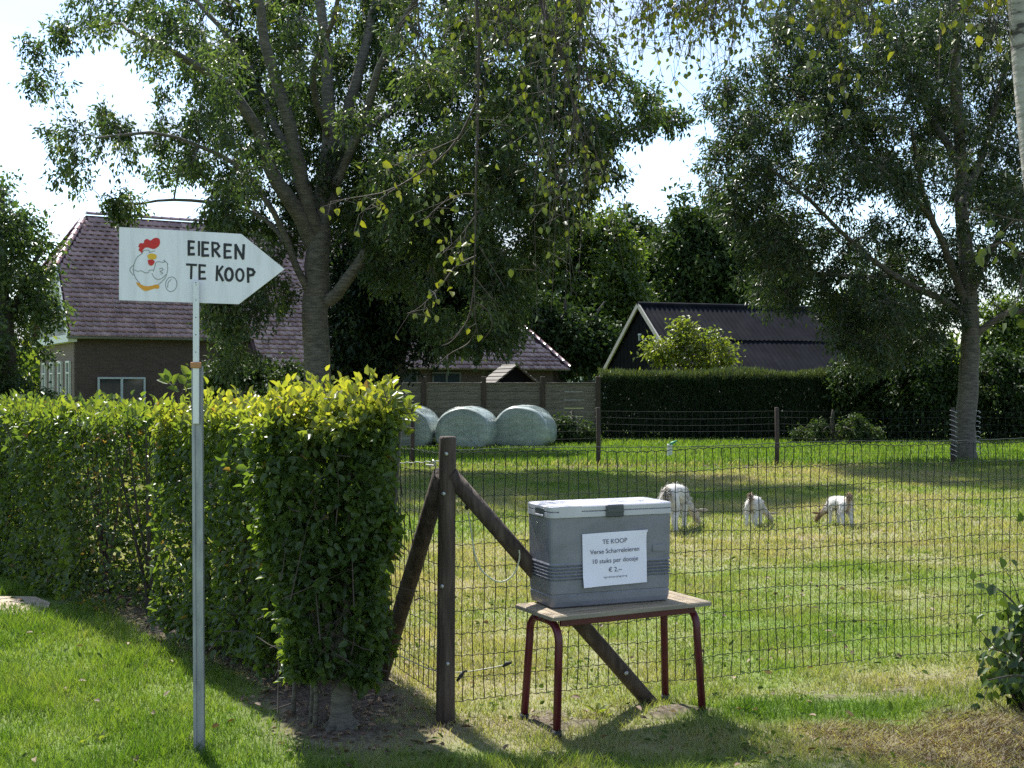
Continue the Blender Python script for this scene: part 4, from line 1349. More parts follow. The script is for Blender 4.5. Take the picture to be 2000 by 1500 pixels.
# ------------------------------------------------------------------ sign on its post
sg = empty('egg_sale_sign', gnd(388, 1472), label='white arrow sign reading EIEREN TE KOOP on a grey metal post', cat='sign')
sd = sg.location.y
k_ = sd / F
sm = MB()
w_ = .044
sm.box((0, 0, .82), (w_, .006, 1.72))
sm.box((-w_ / 2 + .003, .02, .82), (.006, .034, 1.72))
sm.box((w_ / 2 - .003, .02, .82), (.006, .034, 1.72))
zt = H + (750 - 715) * k_
post = MB()
prof = [(-w_ / 2, 0), (-w_ / 2 + .012, 0), (-w_ / 2 + .014, .006), (w_ / 2, .006), (w_ / 2, .03), (w_ / 2 - .004, .03), (w_ / 2 - .004, .012), (-w_ / 2 + .004, .012), (-w_ / 2 + .004, .03), (-w_ / 2, .03)]
n_ = len(prof)
lean = Vector((-5 * k_, 0, 0))
vs = [(x, y, -.1) for x, y in prof] + [(x - 4 * k_, y, zt) for x, y in prof]
post.add(vs, [tuple(range(n_))[::-1], tuple(range(n_, 2 * n_))] + [(i, (i + 1) % n_, (i + 1) % n_ + n_, i + n_) for i in range(n_)])
post.build('post', M['galv'], sg)
ub = MB()
z0, z1 = zt - .25, H + (750 - 548) * k_
ub.box((-4 * k_, -.008, (z0 + z1) / 2), (.026, .010, z1 - z0), bev=.002)
up_ = ub.build('pole', M['alu'], sg)
hb = MB()
z = zt + .06
while z < z1 - .01:
    hb.tube([(-4 * k_, -.0128, z), (-4 * k_, -.0136, z)], .0026, 8)
    z += .075
hb.build('hole', M['ink'], up_, kind='stuff')
cbx = MB(); cbx.box((-5 * k_, -.004, zt + .004), (.04, .034, .026), bev=.003)
cbx.build('clamp', M['rust_block'], sg)

bd = empty('board', (-4 * k_, .012, H + (750 - 520) * k_)); bd.parent = sg
bd.rotation_euler = (0, 0, R(7))
S = k_ / math.cos(R(7))


def spx(px, py):
    return ((px - 384) * S, (520 - py) * k_)


def scr(cx, cy):
    return spx(200 + cx * .26667, 400 + cy * .26667)


panel = MB(); panel.prism([spx(*p) for p in ((236.5, 587), (463, 593), (551, 523), (468, 455), (237, 445))], 0, .009)
pnl = panel.build('panel', M['sign_white'], bd)


def flat_poly(mb, pts, y=-.0012):
    vs = [(p[0], y, p[1]) for p in pts]
    from mathutils.geometry import tessellate_polygon
    tris = tessellate_polygon([[Vector((p[0], p[1], 0)) for p in pts]])
    mb.add(vs, [tuple(t) for t in tris])


def stroke(mb, pts, w, y=-.0012):
    for a, b_ in zip(pts[:-1], pts[1:]):
        a, b_ = Vector(a), Vector(b_)
        d = (b_ - a)
        if d.length < 1e-6: continue
        d.normalize()
        s = Vector((-d.y, d.x)) * w / 2
        e = d * w * .35
        q = (a - s - e, b_ - s + e, b_ + s + e, a + s - e)
        y -= .00002
        mb.add([(p.x, y, p.y) for p in q], [(0, 1, 2, 3)])


def curve_pts(pts, n_=4):
    q, _ = smooth_path([(p[0], p[1], 0) for p in pts], np.ones(len(pts)), len(pts) * n_)
    return [(p[0], p[1]) for p in q]


def circ(cx, cy, rx, ry, rot=0, n_=20):
    out = []
    for i in range(n_ + 1):
        a = 2 * math.pi * i / n_
        x, y = rx * math.cos(a), ry * math.sin(a)
        out.append((cx + x * math.cos(rot) - y * math.sin(rot), cy + x * math.sin(rot) + y * math.cos(rot)))
    return out


GL = {'E': [[(0, 0), (0, 1)], [(0, 0), (1, .03)], [(0, .5), (.85, .5)], [(0, 1), (1, .98)]],
      'I': [[(.5, 0), (.5, 1)]],
      'R': [[(0, 0), (.05, 1)], [(0, 0), (.7, .05), (.95, .25), (.7, .45), (.1, .52)], [(.3, .52), (1, 1)]],
      'N': [[(0, 1), (0, 0)], [(0, 0), (.9, 1)], [(.92, 1), (1, 0)]],
      'T': [[(0, 0), (1, .03)], [(.5, 0), (.45, 1)]],
      'K': [[(.1, 0), (0, 1)], [(.95, .02), (.1, .52)], [(.3, .42), (1, 1)]],
      'O': [circ(.5, .5, .46, .48, 0, 16)],
      'P': [[(0, 0), (.05, 1)], [(0, 0), (.7, .06), (1, .25), (.75, .46), (.06, .52)]]}
for letters in ((('E', 630, 266, 666, 362), ('I', 692, 268, 712, 366), ('E', 728, 272, 768, 370), ('R', 798, 274, 848, 374), ('E', 886, 286, 930, 382), ('N', 964, 288, 1022, 388)),
                (('T', 616, 436, 682, 538), ('E', 706, 440, 746, 540), ('K', 828, 446, 872, 550), ('O', 888, 460, 944, 552), ('O', 966, 464, 1022, 554), ('P', 1052, 462, 1098, 560))):
    for ch, x0, y0, x1, y1 in letters:
        mb = MB()
        for k, st in enumerate(GL[ch]):
            stroke(mb, [scr(x0 + p[0] * (x1 - x0), y0 + p[1] * (y1 - y0)) for p in st], 17.5 * .26667 * S * random.uniform(.9, 1.12), -.0012 - k * .00015)
        mb.build('letter', M['ink'], bd)
pic = MB(); flat_poly(pic, [scr(*p) for p in curve_pts([(272, 310), (285, 285), (310, 284), (315, 264), (335, 253), (358, 264), (378, 250), (402, 243), (422, 255), (425, 285), (410, 310), (385, 325), (360, 322), (340, 315), (318, 320), (305, 335), (298, 358), (286, 345), (275, 335), (282, 320)], 3)])
pic.build('comb_drawing', M['red'], bd)
pic = MB(); flat_poly(pic, [scr(*p) for p in curve_pts([(337, 375), (350, 362), (375, 359), (400, 370), (398, 395), (375, 402), (355, 400), (340, 392)], 3)])
pic.build('beak_drawing', M['yellow'], bd)
pic = MB(); flat_poly(pic, [scr(*p) for p in curve_pts([(342, 405), (360, 404), (378, 405), (388, 420), (380, 437), (362, 448), (347, 440), (340, 420)], 3)], -.0018)
pic.build('wattle_drawing', M['red'], bd)
pic = MB(); flat_poly(pic, [scr(*p) for p in curve_pts([(258, 568), (275, 575), (300, 590), (330, 598), (365, 595), (395, 585), (415, 588), (422, 602), (410, 615), (385, 615), (355, 625), (325, 633), (300, 622), (280, 605), (262, 585)], 3)])
pic.build('feet_drawing', M['orange'], bd)
pic = MB()
for ln in ([(300, 360), (270, 382), (248, 420), (237, 470), (245, 520), (268, 560), (285, 578)], [(478, 430), (479, 480), (465, 530), (440, 562), (415, 585)], [(300, 358), (312, 338), (345, 335), (352, 352)],
           [(240, 478), (270, 490), (290, 485), (320, 500), (345, 498), (350, 482), (380, 480)], [(240, 445), (218, 465), (215, 490), (238, 518)], [(378, 490), (390, 450), (402, 420), (455, 422), (452, 405), (478, 430)],
           [(370, 505), (382, 530), (410, 548), (440, 538), (468, 510)], [(420, 472), (440, 465), (447, 478), (425, 490), (445, 500), (432, 510)], [(352, 352), (368, 345), (388, 340)],
           circ(505, 582, 40, 54, .12), [(480, 605), (484, 568), (505, 547)]):
    stroke(pic, [scr(*p) for p in (curve_pts(ln, 3) if len(ln) < 12 else ln)], 4.2 * .26667 * S)
pic.build('hen_outline_drawing', M['sketch'], bd)
for cy in (590, 695):
    x, z = scr(688, cy)
    hb = MB(); hb.tube([(x, -.026, z), (x, -.0235, z)], .0035, 8)
    hb.build('screw', M['bolt'], bd)

# ------------------------------------------------------------------ paddock fence: corner post, two braces, wire mesh
PC = Vector((-.311, 5.75, 0))
ANG = R(22)
ua = Vector((math.cos(ANG), math.sin(ANG), 0))
ub_ = Vector((-.403, .915, 0)).normalized()
fn = empty('paddock_fence', PC, label='near paddock fence with thick corner post, two braces and green wire mesh', cat='fence')
pm = MB()
hp = 1.355
pm.tube([(0, 0, -.2), (0, 0, .2), (.003, 0, .6), (.006, 0, 1.0), (.01, 0, hp - .012), (.01, 0, hp)], [.046, .044, .042, .041, .040, .036], 14)
pst = pm.build('post', M['post_wood'], fn)
for zz, dx in ((1.275, .005), (1.09, -.007), (.66, -.014), (.3, .012)):
    wb = MB()
    wb.lathe([(0, -.004), (.0095, -.004), (.0095, 0), (.0, 0)], n=12)
    wb.lathe([(0, -.009), (.005, -.009), (.0055, -.003), (0, -.003)], n=6)
    me = wb.mesh('bolt', M['bolt'])
    o = link('bolt', me, pst, (dx, -.0425, zz)); o.rotation_euler = (R(-90), 0, 0)


def brace(u, top, foot, off, r):
    b_ = MB()
    n = Vector((-u.y, u.x, 0))
    a, e = u * .03 + n * off + Vector((0, 0, top)), u * foot + n * off + Vector((0, 0, -.1))
    d = (e - a).normalized()
    b_.tube([a - d * .02, a + (e - a) * .3, a + (e - a) * .6, e], [r, r * 1.02, r, r * .97], 14)
    return b_.build('brace', M['post_wood'], fn), a, e, n


bA, a_, e_, nA = brace(ua, 1.165, 1.17, -.012, .039)
bB, aB, eB, nB = brace(ub_, 1.165, 1.05, .012, .042)
for f in (.42, .78):
    p = a_ + (e_ - a_) * f
    wb = MB(); wb.lathe([(0, -.004), (.011, -.004), (.011, 0), (0, 0)], n=12); wb.lathe([(0, -.009), (.006, -.009), (.006, -.003), (0, -.003)], n=6)
    o = link('bolt', wb.mesh('bolt', M['bolt']), bA, p - nA * .043); o.rotation_euler = (R(-90), 0, ANG)
# mesh along the road side run and along the run behind the hedge
nrm = Vector((-ua.y, ua.x, 0))


def sag(s, z, seed):
    return .006 * math.sin(s * 3.1 + seed) + .004 * math.sin(s * 7.7 + seed * 2)


def wire_run(u, nv, s0, s1, off, z0, z1, rows, dv, wave):
    zs = np.linspace(z0, z1, rows + 1)
    for i, z in enumerate(zs):
        pts, s = [], s0
        k = 0
        while s <= s1 + 1e-6:
            wob = (.0035 if k % 2 else -.0035)
            pts.append(u * s + nv * (off + .004 * math.sin(s * 2.3 + i)) + Vector((0, 0, z + wob + sag(s, z, i * .7) + wave * math.sin(s * 1.1 + i * .2))))
            s += dv / 2; k += 1
        b_ = MB(); b_.tube(pts, .0019 if i < rows else .0024, 4, cap=False)
        b_.build('horizontal_wire', M['wire'], fn)
    n = int((s1 - s0) / dv)
    for j in range(n + 1):
        s = s0 + j * dv
        pts = []
        for i, z in enumerate(zs):
            pts.append(u * (s + .004 * math.sin(z * 9 + j * .4) + .0025 * math.sin(j * 5.1 + i * 2.7)) + nv * (off + .004 * math.sin(s * 2.3 + i)) + Vector((0, 0, z + sag(s, z, i * .7) + wave * math.sin(s * 1.1 + i * .2))))
        b_ = MB(); b_.tube(pts, .0022, 4, cap=False)
        b_.build('vertical_wire', M['wire'], fn)


wire_run(ua, nrm, .045, 3.75, .048, .09, 1.27, 11, .055, .004)
wire_run(ub_, Vector((-ub_.y, ub_.x, 0)), .05, 1.9, -.046, .09, 1.26, 11, .075, .004)
b_ = MB()
pts = [u_ for u_ in (ua * (.04 + .03 * k) + nrm * .046 + Vector((0, 0, 1.285 + .0012 * math.sin(k * 1.3) + .006 * math.sin(k * .11))) for k in range(124))]
b_.tube(pts, .002, 5, cap=False)
b_.build('top_wire', M['far_wire'], fn)
b_ = MB()
vB = Vector((-ub_.y, ub_.x, 0))
b_.tube([ub_ * (.045 + .05 * k) - vB * .046 + Vector((0, 0, 1.235 - .0035 * k + .004 * math.sin(k * 2.1))) for k in range(26)], .003, 5, cap=False)
b_.tube([Vector((-.045, -.02, 1.23)), Vector((-.06, 0, 1.245)), Vector((-.07, .03, 1.235)), Vector((-.05, .05, 1.215)), Vector((-.1, .12, 1.215))], .003, 5)
b_.build('tension_wire', M['bright_wire'], fn)
pm = MB()
pm.tube([ua * 3.8 + Vector((0, 0, -.2)), ua * 3.8 + Vector((0, 0, 1.33))], .042, 12)
pm.build('post', M['post_wood'], fn)

# hanging cord loop with its black insulator
dc = 5.83
cl = empty('cord_loop', at(912, 990, dc), label='pale cord hanging in a loop from a black insulator beside the corner post', cat='cord')
o0 = Vector(cl.location)
cpx = [(914, 1000), (919, 1030), (925, 1070), (930, 1092), (940, 1113), (955, 1127), (972, 1136), (988, 1134), (1003, 1122), (1012, 1102), (1015, 1085), (1014, 1074)]
q, r = smooth_path([at(a, b_, dc) - o0 for a, b_ in cpx], [.004] * len(cpx), 40)
b_ = MB(); b_.tube([Vector(p) for p in q], list(r), 7); b_.build('cord', M['cord'], cl)
b_ = MB(); b_.lathe([(0, -.016), (.008, -.012), (.011, 0), (.008, .01), (.003, .014), (.003, .07), (0, .07)], n=10); b_.build('insulator', M['rubber'], cl)
# ground cord with black clip
gc = empty('ground_cord', at(900, 1318, 6.0), label='thin pale cord strung low past the corner post with a black clip', cat='cord')
o0 = Vector(gc.location)
cpx = [(775, 1277), (800, 1290), (850, 1310), (900, 1313), (950, 1306), (985, 1299), (1000, 1296)]
q, r = smooth_path([at(a, b_, 6.0) - o0 for a, b_ in cpx], [.0028] * len(cpx), 30)
b_ = MB(); b_.tube([Vector(p) for p in q], list(r), 6); b_.build('cord', M['cord'], gc)
b_ = MB(); b_.tube([at(906, 1310, 6.0) - o0, at(900, 1320, 5.99) - o0, at(893, 1330, 6.0) - o0], [.007, .010, .006], 8); b_.tube([at(908, 1309, 6.0) - o0, at(912, 1312, 6.0) - o0], .005, 6)
b_.build('clip', M['rubber'], gc)
b_ = MB(); b_.tube([at(982, 1302, 6.0) - o0, at(990, 1296, 5.99) - o0, at(999, 1294, 6.0) - o0], [.005, .012, .005], 8); b_.build('knot', M['rubber'], gc)

# ------------------------------------------------------------------ table and cool box
TA = R(27)
HT = .557
tb = empty('school_table', (.487, 5.865, 0), TA, label='small wooden topped table with dark red bent tube legs', cat='table')
tw, td = .87, .37
b_ = MB(); b_.box((0, 0, HT - .011), (tw, td, .022), bev=.005); b_.build('table_top', M['table_wood'], tb)
edge = MB()
edge.box((0, -td / 2 - .0015, HT - .012), (tw - .012, .003, .016)); edge.box((-tw / 2 - .0015, 0, HT - .012), (.003, td - .012, .016)); edge.box((tw / 2 + .0015, 0, HT - .012), (.003, td - .012, .016))
edge.build('edge_band', surf('edge_band', [(.17, .15, .12), (.28, .25, .2)], scale=8, stretch=(.5, 4, 4), rough=.75), tb)
rt = .0185
for sx in (-1, 1):
    for sy in (-1, 1):
        x = sx * (tw / 2 - .055)
        y = sy * (td / 2 - .045)
        zt_ = HT - .022 - rt - .004
        pts = [Vector((x + sx * .02, y + sy * .018, .03))]
        pts.append(Vector((x, y, zt_ - .1)))
        for k in range(7):
            a = k / 6 * math.pi / 2
            pts.append(Vector((x, y - sy * .085 * (1 - math.cos(a)), zt_ - .085 + .085 * math.sin(a))))
        pts.append(Vector((x, 0, zt_)))
        b_ = MB(); b_.tube(pts, rt, 14); lg = b_.build('leg', M['table_red'], tb)
        b_ = MB(); b_.tube([Vector((x + sx * .022, y + sy * .02, 0)), Vector((x + sx * .0195, y + sy * .0175, .038))], rt + .003, 14); b_.build('foot_cap', M['rubber'], lg)
for sy in (-1, 1):
    b_ = MB(); b_.box((0, sy * (td / 2 - .05), HT - .022 - .0185), (tw - .13, .02, .034), bev=.003); b_.build('rail', M['table_red'], tb)

CA = R(22)
CW, CD, CH = .645, .29, .477
cx_, cy_ = .185 + CW / 2 * math.cos(CA) - CD / 2 * math.sin(CA), 5.66 + CW / 2 * math.sin(CA) + CD / 2 * math.cos(CA)
cx_ -= .008
cb = empty('cool_box', (cx_, cy_, HT + .0005), CA, label='grey electric cool box with white lid standing on the small table', cat='cool box')


def rrect(w, d, r, n=5):
    out = []
    for cx, cy, a0 in ((w / 2 - r, d / 2 - r, 0), (-w / 2 + r, d / 2 - r, 90), (-w / 2 + r, -d / 2 + r, 180), (w / 2 - r, -d / 2 + r, 270)):
        for k in range(n + 1):
            a = R(a0 + 90 * k / n)
            out.append((cx + r * math.cos(a), cy + r * math.sin(a)))
    return out


def loft(prof, w, d, r, n=5, capb=True, capt=True):
    """prof: (z, inset); rounded rectangle rings"""
    b_ = MB(); vs, fs = [], []
    m = 4 * (n + 1)
    for z, i in prof:
        vs += [(x, y, z) for x, y in rrect(w - 2 * i, d - 2 * i, max(.004, r - i), n)]
    for k in range(len(prof) - 1):
        for j in range(m):
            q = (j + 1) % m
            fs.append((k * m + j, k * m + q, k * m + m + q, k * m + m + j))
    if capb: fs.append(tuple(range(m))[::-1])
    if capt: fs.append(tuple(range((len(prof) - 1) * m, len(prof) * m)))
    return b_.add(vs, fs, False)


prof = [(0, .03), (.008, .016), (.03, .010), (.058, .008), (.062, .0115), (.066, .0115), (.070, .008), (.128, .0065)]
z = .130
for k in range(5):
    prof += [(z, .0062), (z + .003, .0115), (z + .0065, .0115), (z + .0095, .0015), (z + .0125, .0015)]
    z += .0155
prof += [(z + .004, .0055), (CH - .058, .002), (CH - .056, .005)]
body = loft(prof, CW, CD, .035).build('body', M['cool_grey'], cb)
lid = loft([(CH - .056, .0), (CH - .054, -.003), (CH - .031, -.003), (CH - .029, .002)], CW, CD, .035).build('rim', M['cool_white'], cb)
lid2 = loft([(CH - .029, .011), (CH - .0255, .011), (CH - .0245, -.003), (CH - .006, -.003), (CH - .001, .003), (CH, .012)], CW, CD, .035).build('lid', M['cool_white'], cb)
b_ = MB(); b_.box((-CW / 2 + .1, -CD / 2 - .0022, CH - .0275), (.115, .003, .05)); b_.build('rim_corner', M['cool_white'], cb)
b_ = MB()
b_.box((.005, -CD / 2 - .008, CH - .030), (.092, .012, .058), bev=.004)
b_.box((.005, -CD / 2 - .0155, CH - .028), (.086, .006, .018), bev=.002)
b_.box((.005, -CD / 2 - .0135, CH - .050), (.086, .006, .010), bev=.002)
b_.build('latch', M['cool_dark'], cb)
# carry handle seat on the left end
b_ = MB(); b_.box((-CW / 2 - .0035, -.03, CH - .034), (.006, .1, .04), bev=.002); hs = b_.build('handle_seat', M['cool_dark'], cb)
b_ = MB(); b_.box((-CW / 2 - .007, -.03, CH - .048), (.006, .09, .010), bev=.002); b_.build('handle_bar', M['cool_white'], hs)
for yy in (-.07, .01):
    b_ = MB(); b_.tube([(-CW / 2 + .001, yy, CH - .09), (-CW / 2 - .0015, yy, CH - .09)], .005, 8); b_.build('rivet', M['bolt'], cb)
b_ = MB(); b_.box((.245, -CD / 2 + .002, .26), (.07, .003, .034), bev=.001); b_.build('badge_panel', M['cool_grey'], cb)

# paper notice taped to the front
pn = empty('notice', (0, 0, 0)); pn.parent = cb
pn.location = (.008, -CD / 2 - .003, .222); pn.rotation_euler = (0, R(-1.2), 0)
pw, ph = .335, .25
nxn, nzn = 12, 9
vs, fs = [], []
for j in range(nzn + 1):
    for i in range(nxn + 1):
        x, z = (i / nxn - .5) * pw, (j / nzn - .5) * ph
        vs.append((x, -.0012 * math.sin(i * .9) * math.sin(j * .8 + 1) - .011 * max(0, (i - 9) / 3) * max(0, (j - 6) / 3) ** 2 - .009 * max(0, (3 - i) / 3) * max(0, (2 - j) / 2), z))
for j in range(nzn):
    for i in range(nxn):
        a = j * (nxn + 1) + i
        fs.append((a, a + 1, a + nxn + 2, a + nxn + 1))
k = len(vs)
vs += [(x, y + .0004, z) for x, y, z in vs]
fs += [tuple(i + k for i in reversed(f)) for f in fs]
b_ = MB(); b_.add(vs, fs, True); b_.build('paper', M['paper'], pn)


def text_mesh(s, size, mat):
    cu = bpy.data.curves.new('t', 'FONT')
    cu.body = s
    cu.size = size
    cu.align_x = 'CENTER'
    cu.resolution_u = 3
    o = bpy.data.objects.new('t', cu)
    col.objects.link(o)
    bpy.context.view_layer.update()
    me = bpy.data.meshes.new_from_object(o.evaluated_get(bpy.context.evaluated_depsgraph_get()))
    bpy.data.objects.remove(o)
    bpy.data.curves.remove(cu)
    me.materials.clear(); me.materials.append(mat)
    return me


for s, size, zz in (('TE KOOP', .031, .072), ('Verse Scharreleieren', .0305, .028), ('10 stuks per doosje', .0305, -.017), ('\u20ac 2,--', .031, -.061), ('lege doosjes graag terug', .0125, -.088)):
    o = link('lettering', text_mesh(s, size, M['print']), pn, (.0, -.0032, zz))
    o.rotation_euler = (R(90), 0, 0)
for sx, sz in ((1, 1),):
    b_ = MB(); b_.box((sx * (pw / 2 - .004), -.0022, sz * (ph / 2 - .006)), (.022, .0006, .012)); b_.build('tape', M['paper'], pn)


# ------------------------------------------------------------------ goats
M['goat'] = attrmat('goat', [(.56, .54, .51), (.44, .38, .31), (.26, .16, .09), (.06, .04, .03)], pos=[0, .3, .65, 1], rough=.9, noise=.3, nscale=9)
M['hoof'] = plain('hoof', (.04, .035, .03), .6)


def goat(loc, heading, h, label, brown=0.0, head_brown=0.0, turn=0.0, tail_up=True, seed=0):
    """grazing goat, withers about .6 at scale 1, facing +x"""
    s = h / .62
    root = empty('goat', loc, heading, label=label, cat='goat', group='goats grazing in the paddock')
    rr = random.Random(seed)
    V, E, Rd = [], [], []

    def chain(pts, start=None):
        prev = start
        ids = []
        for (x, y, z, r) in pts:
            V.append((x * s, y * s, z * s)); Rd.append(r * s); ids.append(len(V) - 1)
            if prev is not None: E.append((prev, ids[-1]))
            prev = ids[-1]
        return ids
    t = turn
    spine = chain([(-.30, 0, .50, .095), (-.17, 0, .50, .115), (0, 0, .475, .138), (.17, 0, .485, .122), (.28, .01 * t, .47, .10)])
    neck = chain([(.38, .08 * t, .37, .068), (.45, .18 * t, .26, .052), (.49, .25 * t, .175, .06), (.535, .30 * t, .10, .044), (.565, .33 * t, .035, .032)], spine[-1])
    for sy in (-1, 1):
        chain([(-.29, .075 * sy, .40, .075), (-.25, .09 * sy, .29, .058), (-.325, .09 * sy, .185, .034), (-.31, .09 * sy, .07, .028), (-.30, .09 * sy, .018, .032)], spine[0])
        k = rr.uniform(-.04, .04)
        chain([(.24, .075 * sy, .37, .06), (.235 + k * .3, .08 * sy, .26, .042), (.245 + k, .08 * sy, .16, .032), (.245 + k, .08 * sy, .06, .026), (.255 + k, .08 * sy, .018, .031)], spine[3])
    tail = chain([(-.37, 0, .56, .03), (-.405, 0, .63 if tail_up else .5, .024), (-.40, 0, .69 if tail_up else .43, .014)], spine[0])
    me = bpy.data.meshes.new('b')
    me.from_pydata(V, E, [])
    o = bpy.data.objects.new('b', me)
    col.objects.link(o)
    md = o.modifiers.new('s', 'SKIN')
    md.use_smooth_shade = True
    for i, r in enumerate(Rd):
        me.skin_vertices[0].data[i].radius = (r, r)
        me.skin_vertices[0].data[i].use_root = (i == 0)
    ms = o.modifiers.new('u', 'SUBSURF'); ms.levels = 2; ms.render_levels = 2
    bpy.context.view_layer.update()
    out = bpy.data.meshes.new_from_object(o.evaluated_get(bpy.context.evaluated_depsgraph_get()))
    bpy.data.objects.remove(o)
    co = np.empty(len(out.vertices) * 3, np.float32)
    out.vertices.foreach_get('co', co)
    co = co.reshape(-1, 3) / s
    tint = np.zeros(len(co))
    hd = np.clip((co[:, 0] - .36) / .1, 0, 1)
    tint = np.maximum(tint, hd * head_brown)
    rump = np.clip(1 - np.abs(co[:, 1]) / .06, 0, 1) * np.clip((-.2 - co[:, 0]) / .08, 0, 1) * np.clip((co[:, 2] - .25) / .1, 0, 1)
    tint = np.maximum(tint, rump * brown)
    tint = np.maximum(tint, np.clip((.03 - co[:, 2]) / .02, 0, 1))
    a = out.attributes.new('tint', 'FLOAT', 'POINT'); a.data.foreach_set('value', tint.astype(np.float32))
    out.materials.clear(); out.materials.append(M['goat'])
    out.polygons.foreach_set('use_smooth', [True] * len(out.polygons))
    bd_ = link('body', out, root)
    nv = len(out.vertices)
    nrm_ = np.empty(nv * 3, np.float32); out.vertices.foreach_get('normal', nrm_); nrm_ = nrm_.reshape(-1, 3)
    grng = np.random.default_rng(500 + seed)
    ar = np.where(co[:, 2] > .3, 1., .06); ar[(co[:, 0] > .42)] = .3
    pk = grng.choice(nv, 1300, p=ar / ar.sum())
    hp_ = co[pk] * s + grng.normal(size=(1300, 3)) * .008
    hv, hf, ht = leaves(hp_, nrm_[pk] * .55 + np.array([-.25, 0, -.75]) + grng.normal(size=(1300, 3)) * .25, nrm_[pk] + grng.normal(size=(1300, 3)) * .3, s * (.035 + .04 * grng.random(1300)), .012 * s,
                        np.clip(tint[pk] + (grng.random(1300) - .5) * .15, 0, 1))
    link('coat', mesh_np('coat', hv, hf, M['goat'], {'tint': ht}), root, kind='stuff')
    for sy in (-1, 1):
        p = Vector((.475, .23 * t + .05 * sy, .215)) * s
        d = Vector((-.15, sy * 1.0, .12)).normalized()
        e = MB()
        u = Vector((0, 0, 1)); w = d.cross(u).normalized()
        L_ = .16 * s
        vs = []
        for f, wd in ((0, .012), (.3, .028), (.65, .025), (1, .004)):
            for q in (-1, 1):
                vs.append(p + d * L_ * f + (w * .35 + u) .normalized() * wd * s * q)
        vs2 = [v + w * .008 * s for v in vs]
        n_ = len(vs)
        fs = []
        for k in range(3):
            fs.append((2 * k, 2 * k + 1, 2 * k + 3, 2 * k + 2)); fs.append((n_ + 2 * k, n_ + 2 * k + 2, n_ + 2 * k + 3, n_ + 2 * k + 1))
            fs.append((2 * k, 2 * k + 2, n_ + 2 * k + 2, n_ + 2 * k)); fs.append((2 * k + 1, n_ + 2 * k + 1, n_ + 2 * k + 3, 2 * k + 3))
        e.add(vs + vs2, fs, True)
        me_ = e.mesh('ear', M['goat'])
        a = me_.attributes.new('tint', 'FLOAT', 'POINT'); a.data.foreach_set('value', np.full(len(me_.vertices), head_brown * .9, np.float32))
        link('ear', me_, root)
        b_ = MB(); p = Vector((.525, .285 * t + .045 * sy, .14)) * s
        b_.lathe([(0, -.008 * s), (.006 * s, -.005 * s), (.008 * s, 0), (.006 * s, .005 * s), (0, .008 * s)], p, 8)
        b_.build('eye', M['hoof'], root)
    return root


g = gnd(1317, 1036); goat(g, R(69), .53, 'largest white goat grazing partly behind the cool box lid', .3, .3, -.6, False, 1)
g = gnd(1473, 1028); goat(g, R(69), .355, 'small white goat in the middle with one pale ear sticking out right', .55, .3, -.8, True, 2)
g = gnd(1640, 1028); goat(g, R(101), .355, 'small brown headed goat at the right with its rump to the road', .6, .8, .75, True, 3)

# ------------------------------------------------------------------ far fence
ff = empty('wire_fence', (0, 24.2, 0), label='far wire fence with thin dark posts crossing behind the paddock', cat='fence')
DF = 24.2
fposts = [-9.5, -5.7] + [(px - 1000) / F * DF for px in (805, 1168, 1517, 1861)] + [12.2]
for x in fposts:
    b_ = MB(); b_.tube([(x, 0, -.2), (x + .01, 0, .6), (x, 0, 1.13), (x, 0, 1.14)], [.046, .044, .042, .036], 8)
    b_.build('post', M['far_post'], ff)
for i, z in enumerate((.12, .26, .4, .54, .68, .82, .95, 1.07)):
    b_ = MB()
    pts = []
    for k in range(len(fposts) - 1):
        for f in np.linspace(0, 1, 8)[:-1]:
            x = fposts[k] + (fposts[k + 1] - fposts[k]) * f
            pts.append((x, -.05, z - .03 * math.sin(f * math.pi) * (1 + .5 * math.sin(i * 2 + k))))
    b_.tube(pts, .002, 4, cap=False); b_.build('horizontal_wire', M['far_wire'], ff)
b_ = MB()
for x in np.arange(fposts[0], fposts[-1], .15):
    b_.tube([(x, -.05, .1), (x, -.05, 1.05)], .0018, 3, cap=False)
b_.build('vertical_wire', M['far_wire'], ff, kind='stuff')
# wire ends wound round the post beside the trunk
for k in range(10):
    z = .2 + k * .095
    x = fposts[5]
    b_ = MB()
    b_.tube([(x - .09, -.06, z + .035), (x - .05, -.07, z + .025), (x + .02, -.06, z - .005), (x + .07, -.03, z - .03)], .008, 5)
    b_.build('wire_end', M['bright_wire'], ff)
for k in range(9):
    z = .25 + k * .1
    x = (1909 - 1000) / F * DF
    b_ = MB(); b_.tube([(x - .06, -.06, z + .02), (x, -.07, z + .02), (x + .04, -.06, z - .01), (x + .02, -.04, z - .03)], .007, 5)
    b_.build('wire_end', M['bright_wire'], ff)

# white stub with green tip on the grass strip
st = empty('marker_stake', gnd(1308, 893), label='short white stake with a green tip on the far grass strip', cat='stake')
b_ = MB(); b_.box((0, 0, .14), (.11, .05, .30), bev=.01); b_.build('stake', M['white_trim'], st)
b_ = MB(); b_.tube([(0, 0, .27), (.06, 0, .31), (.16, 0, .36)], [.03, .035, .012], 7); b_.build('tip', plain('green_tip', (.03, .25, .14), .5), st)

# ------------------------------------------------------------------ wrapped bales
bale_labels = ['pale green wrapped bale half hidden by the hedge end', 'pale green wrapped bale with torn wrap in the middle of the three', 'pale green wrapped bale with dusty top, rightmost of the three']


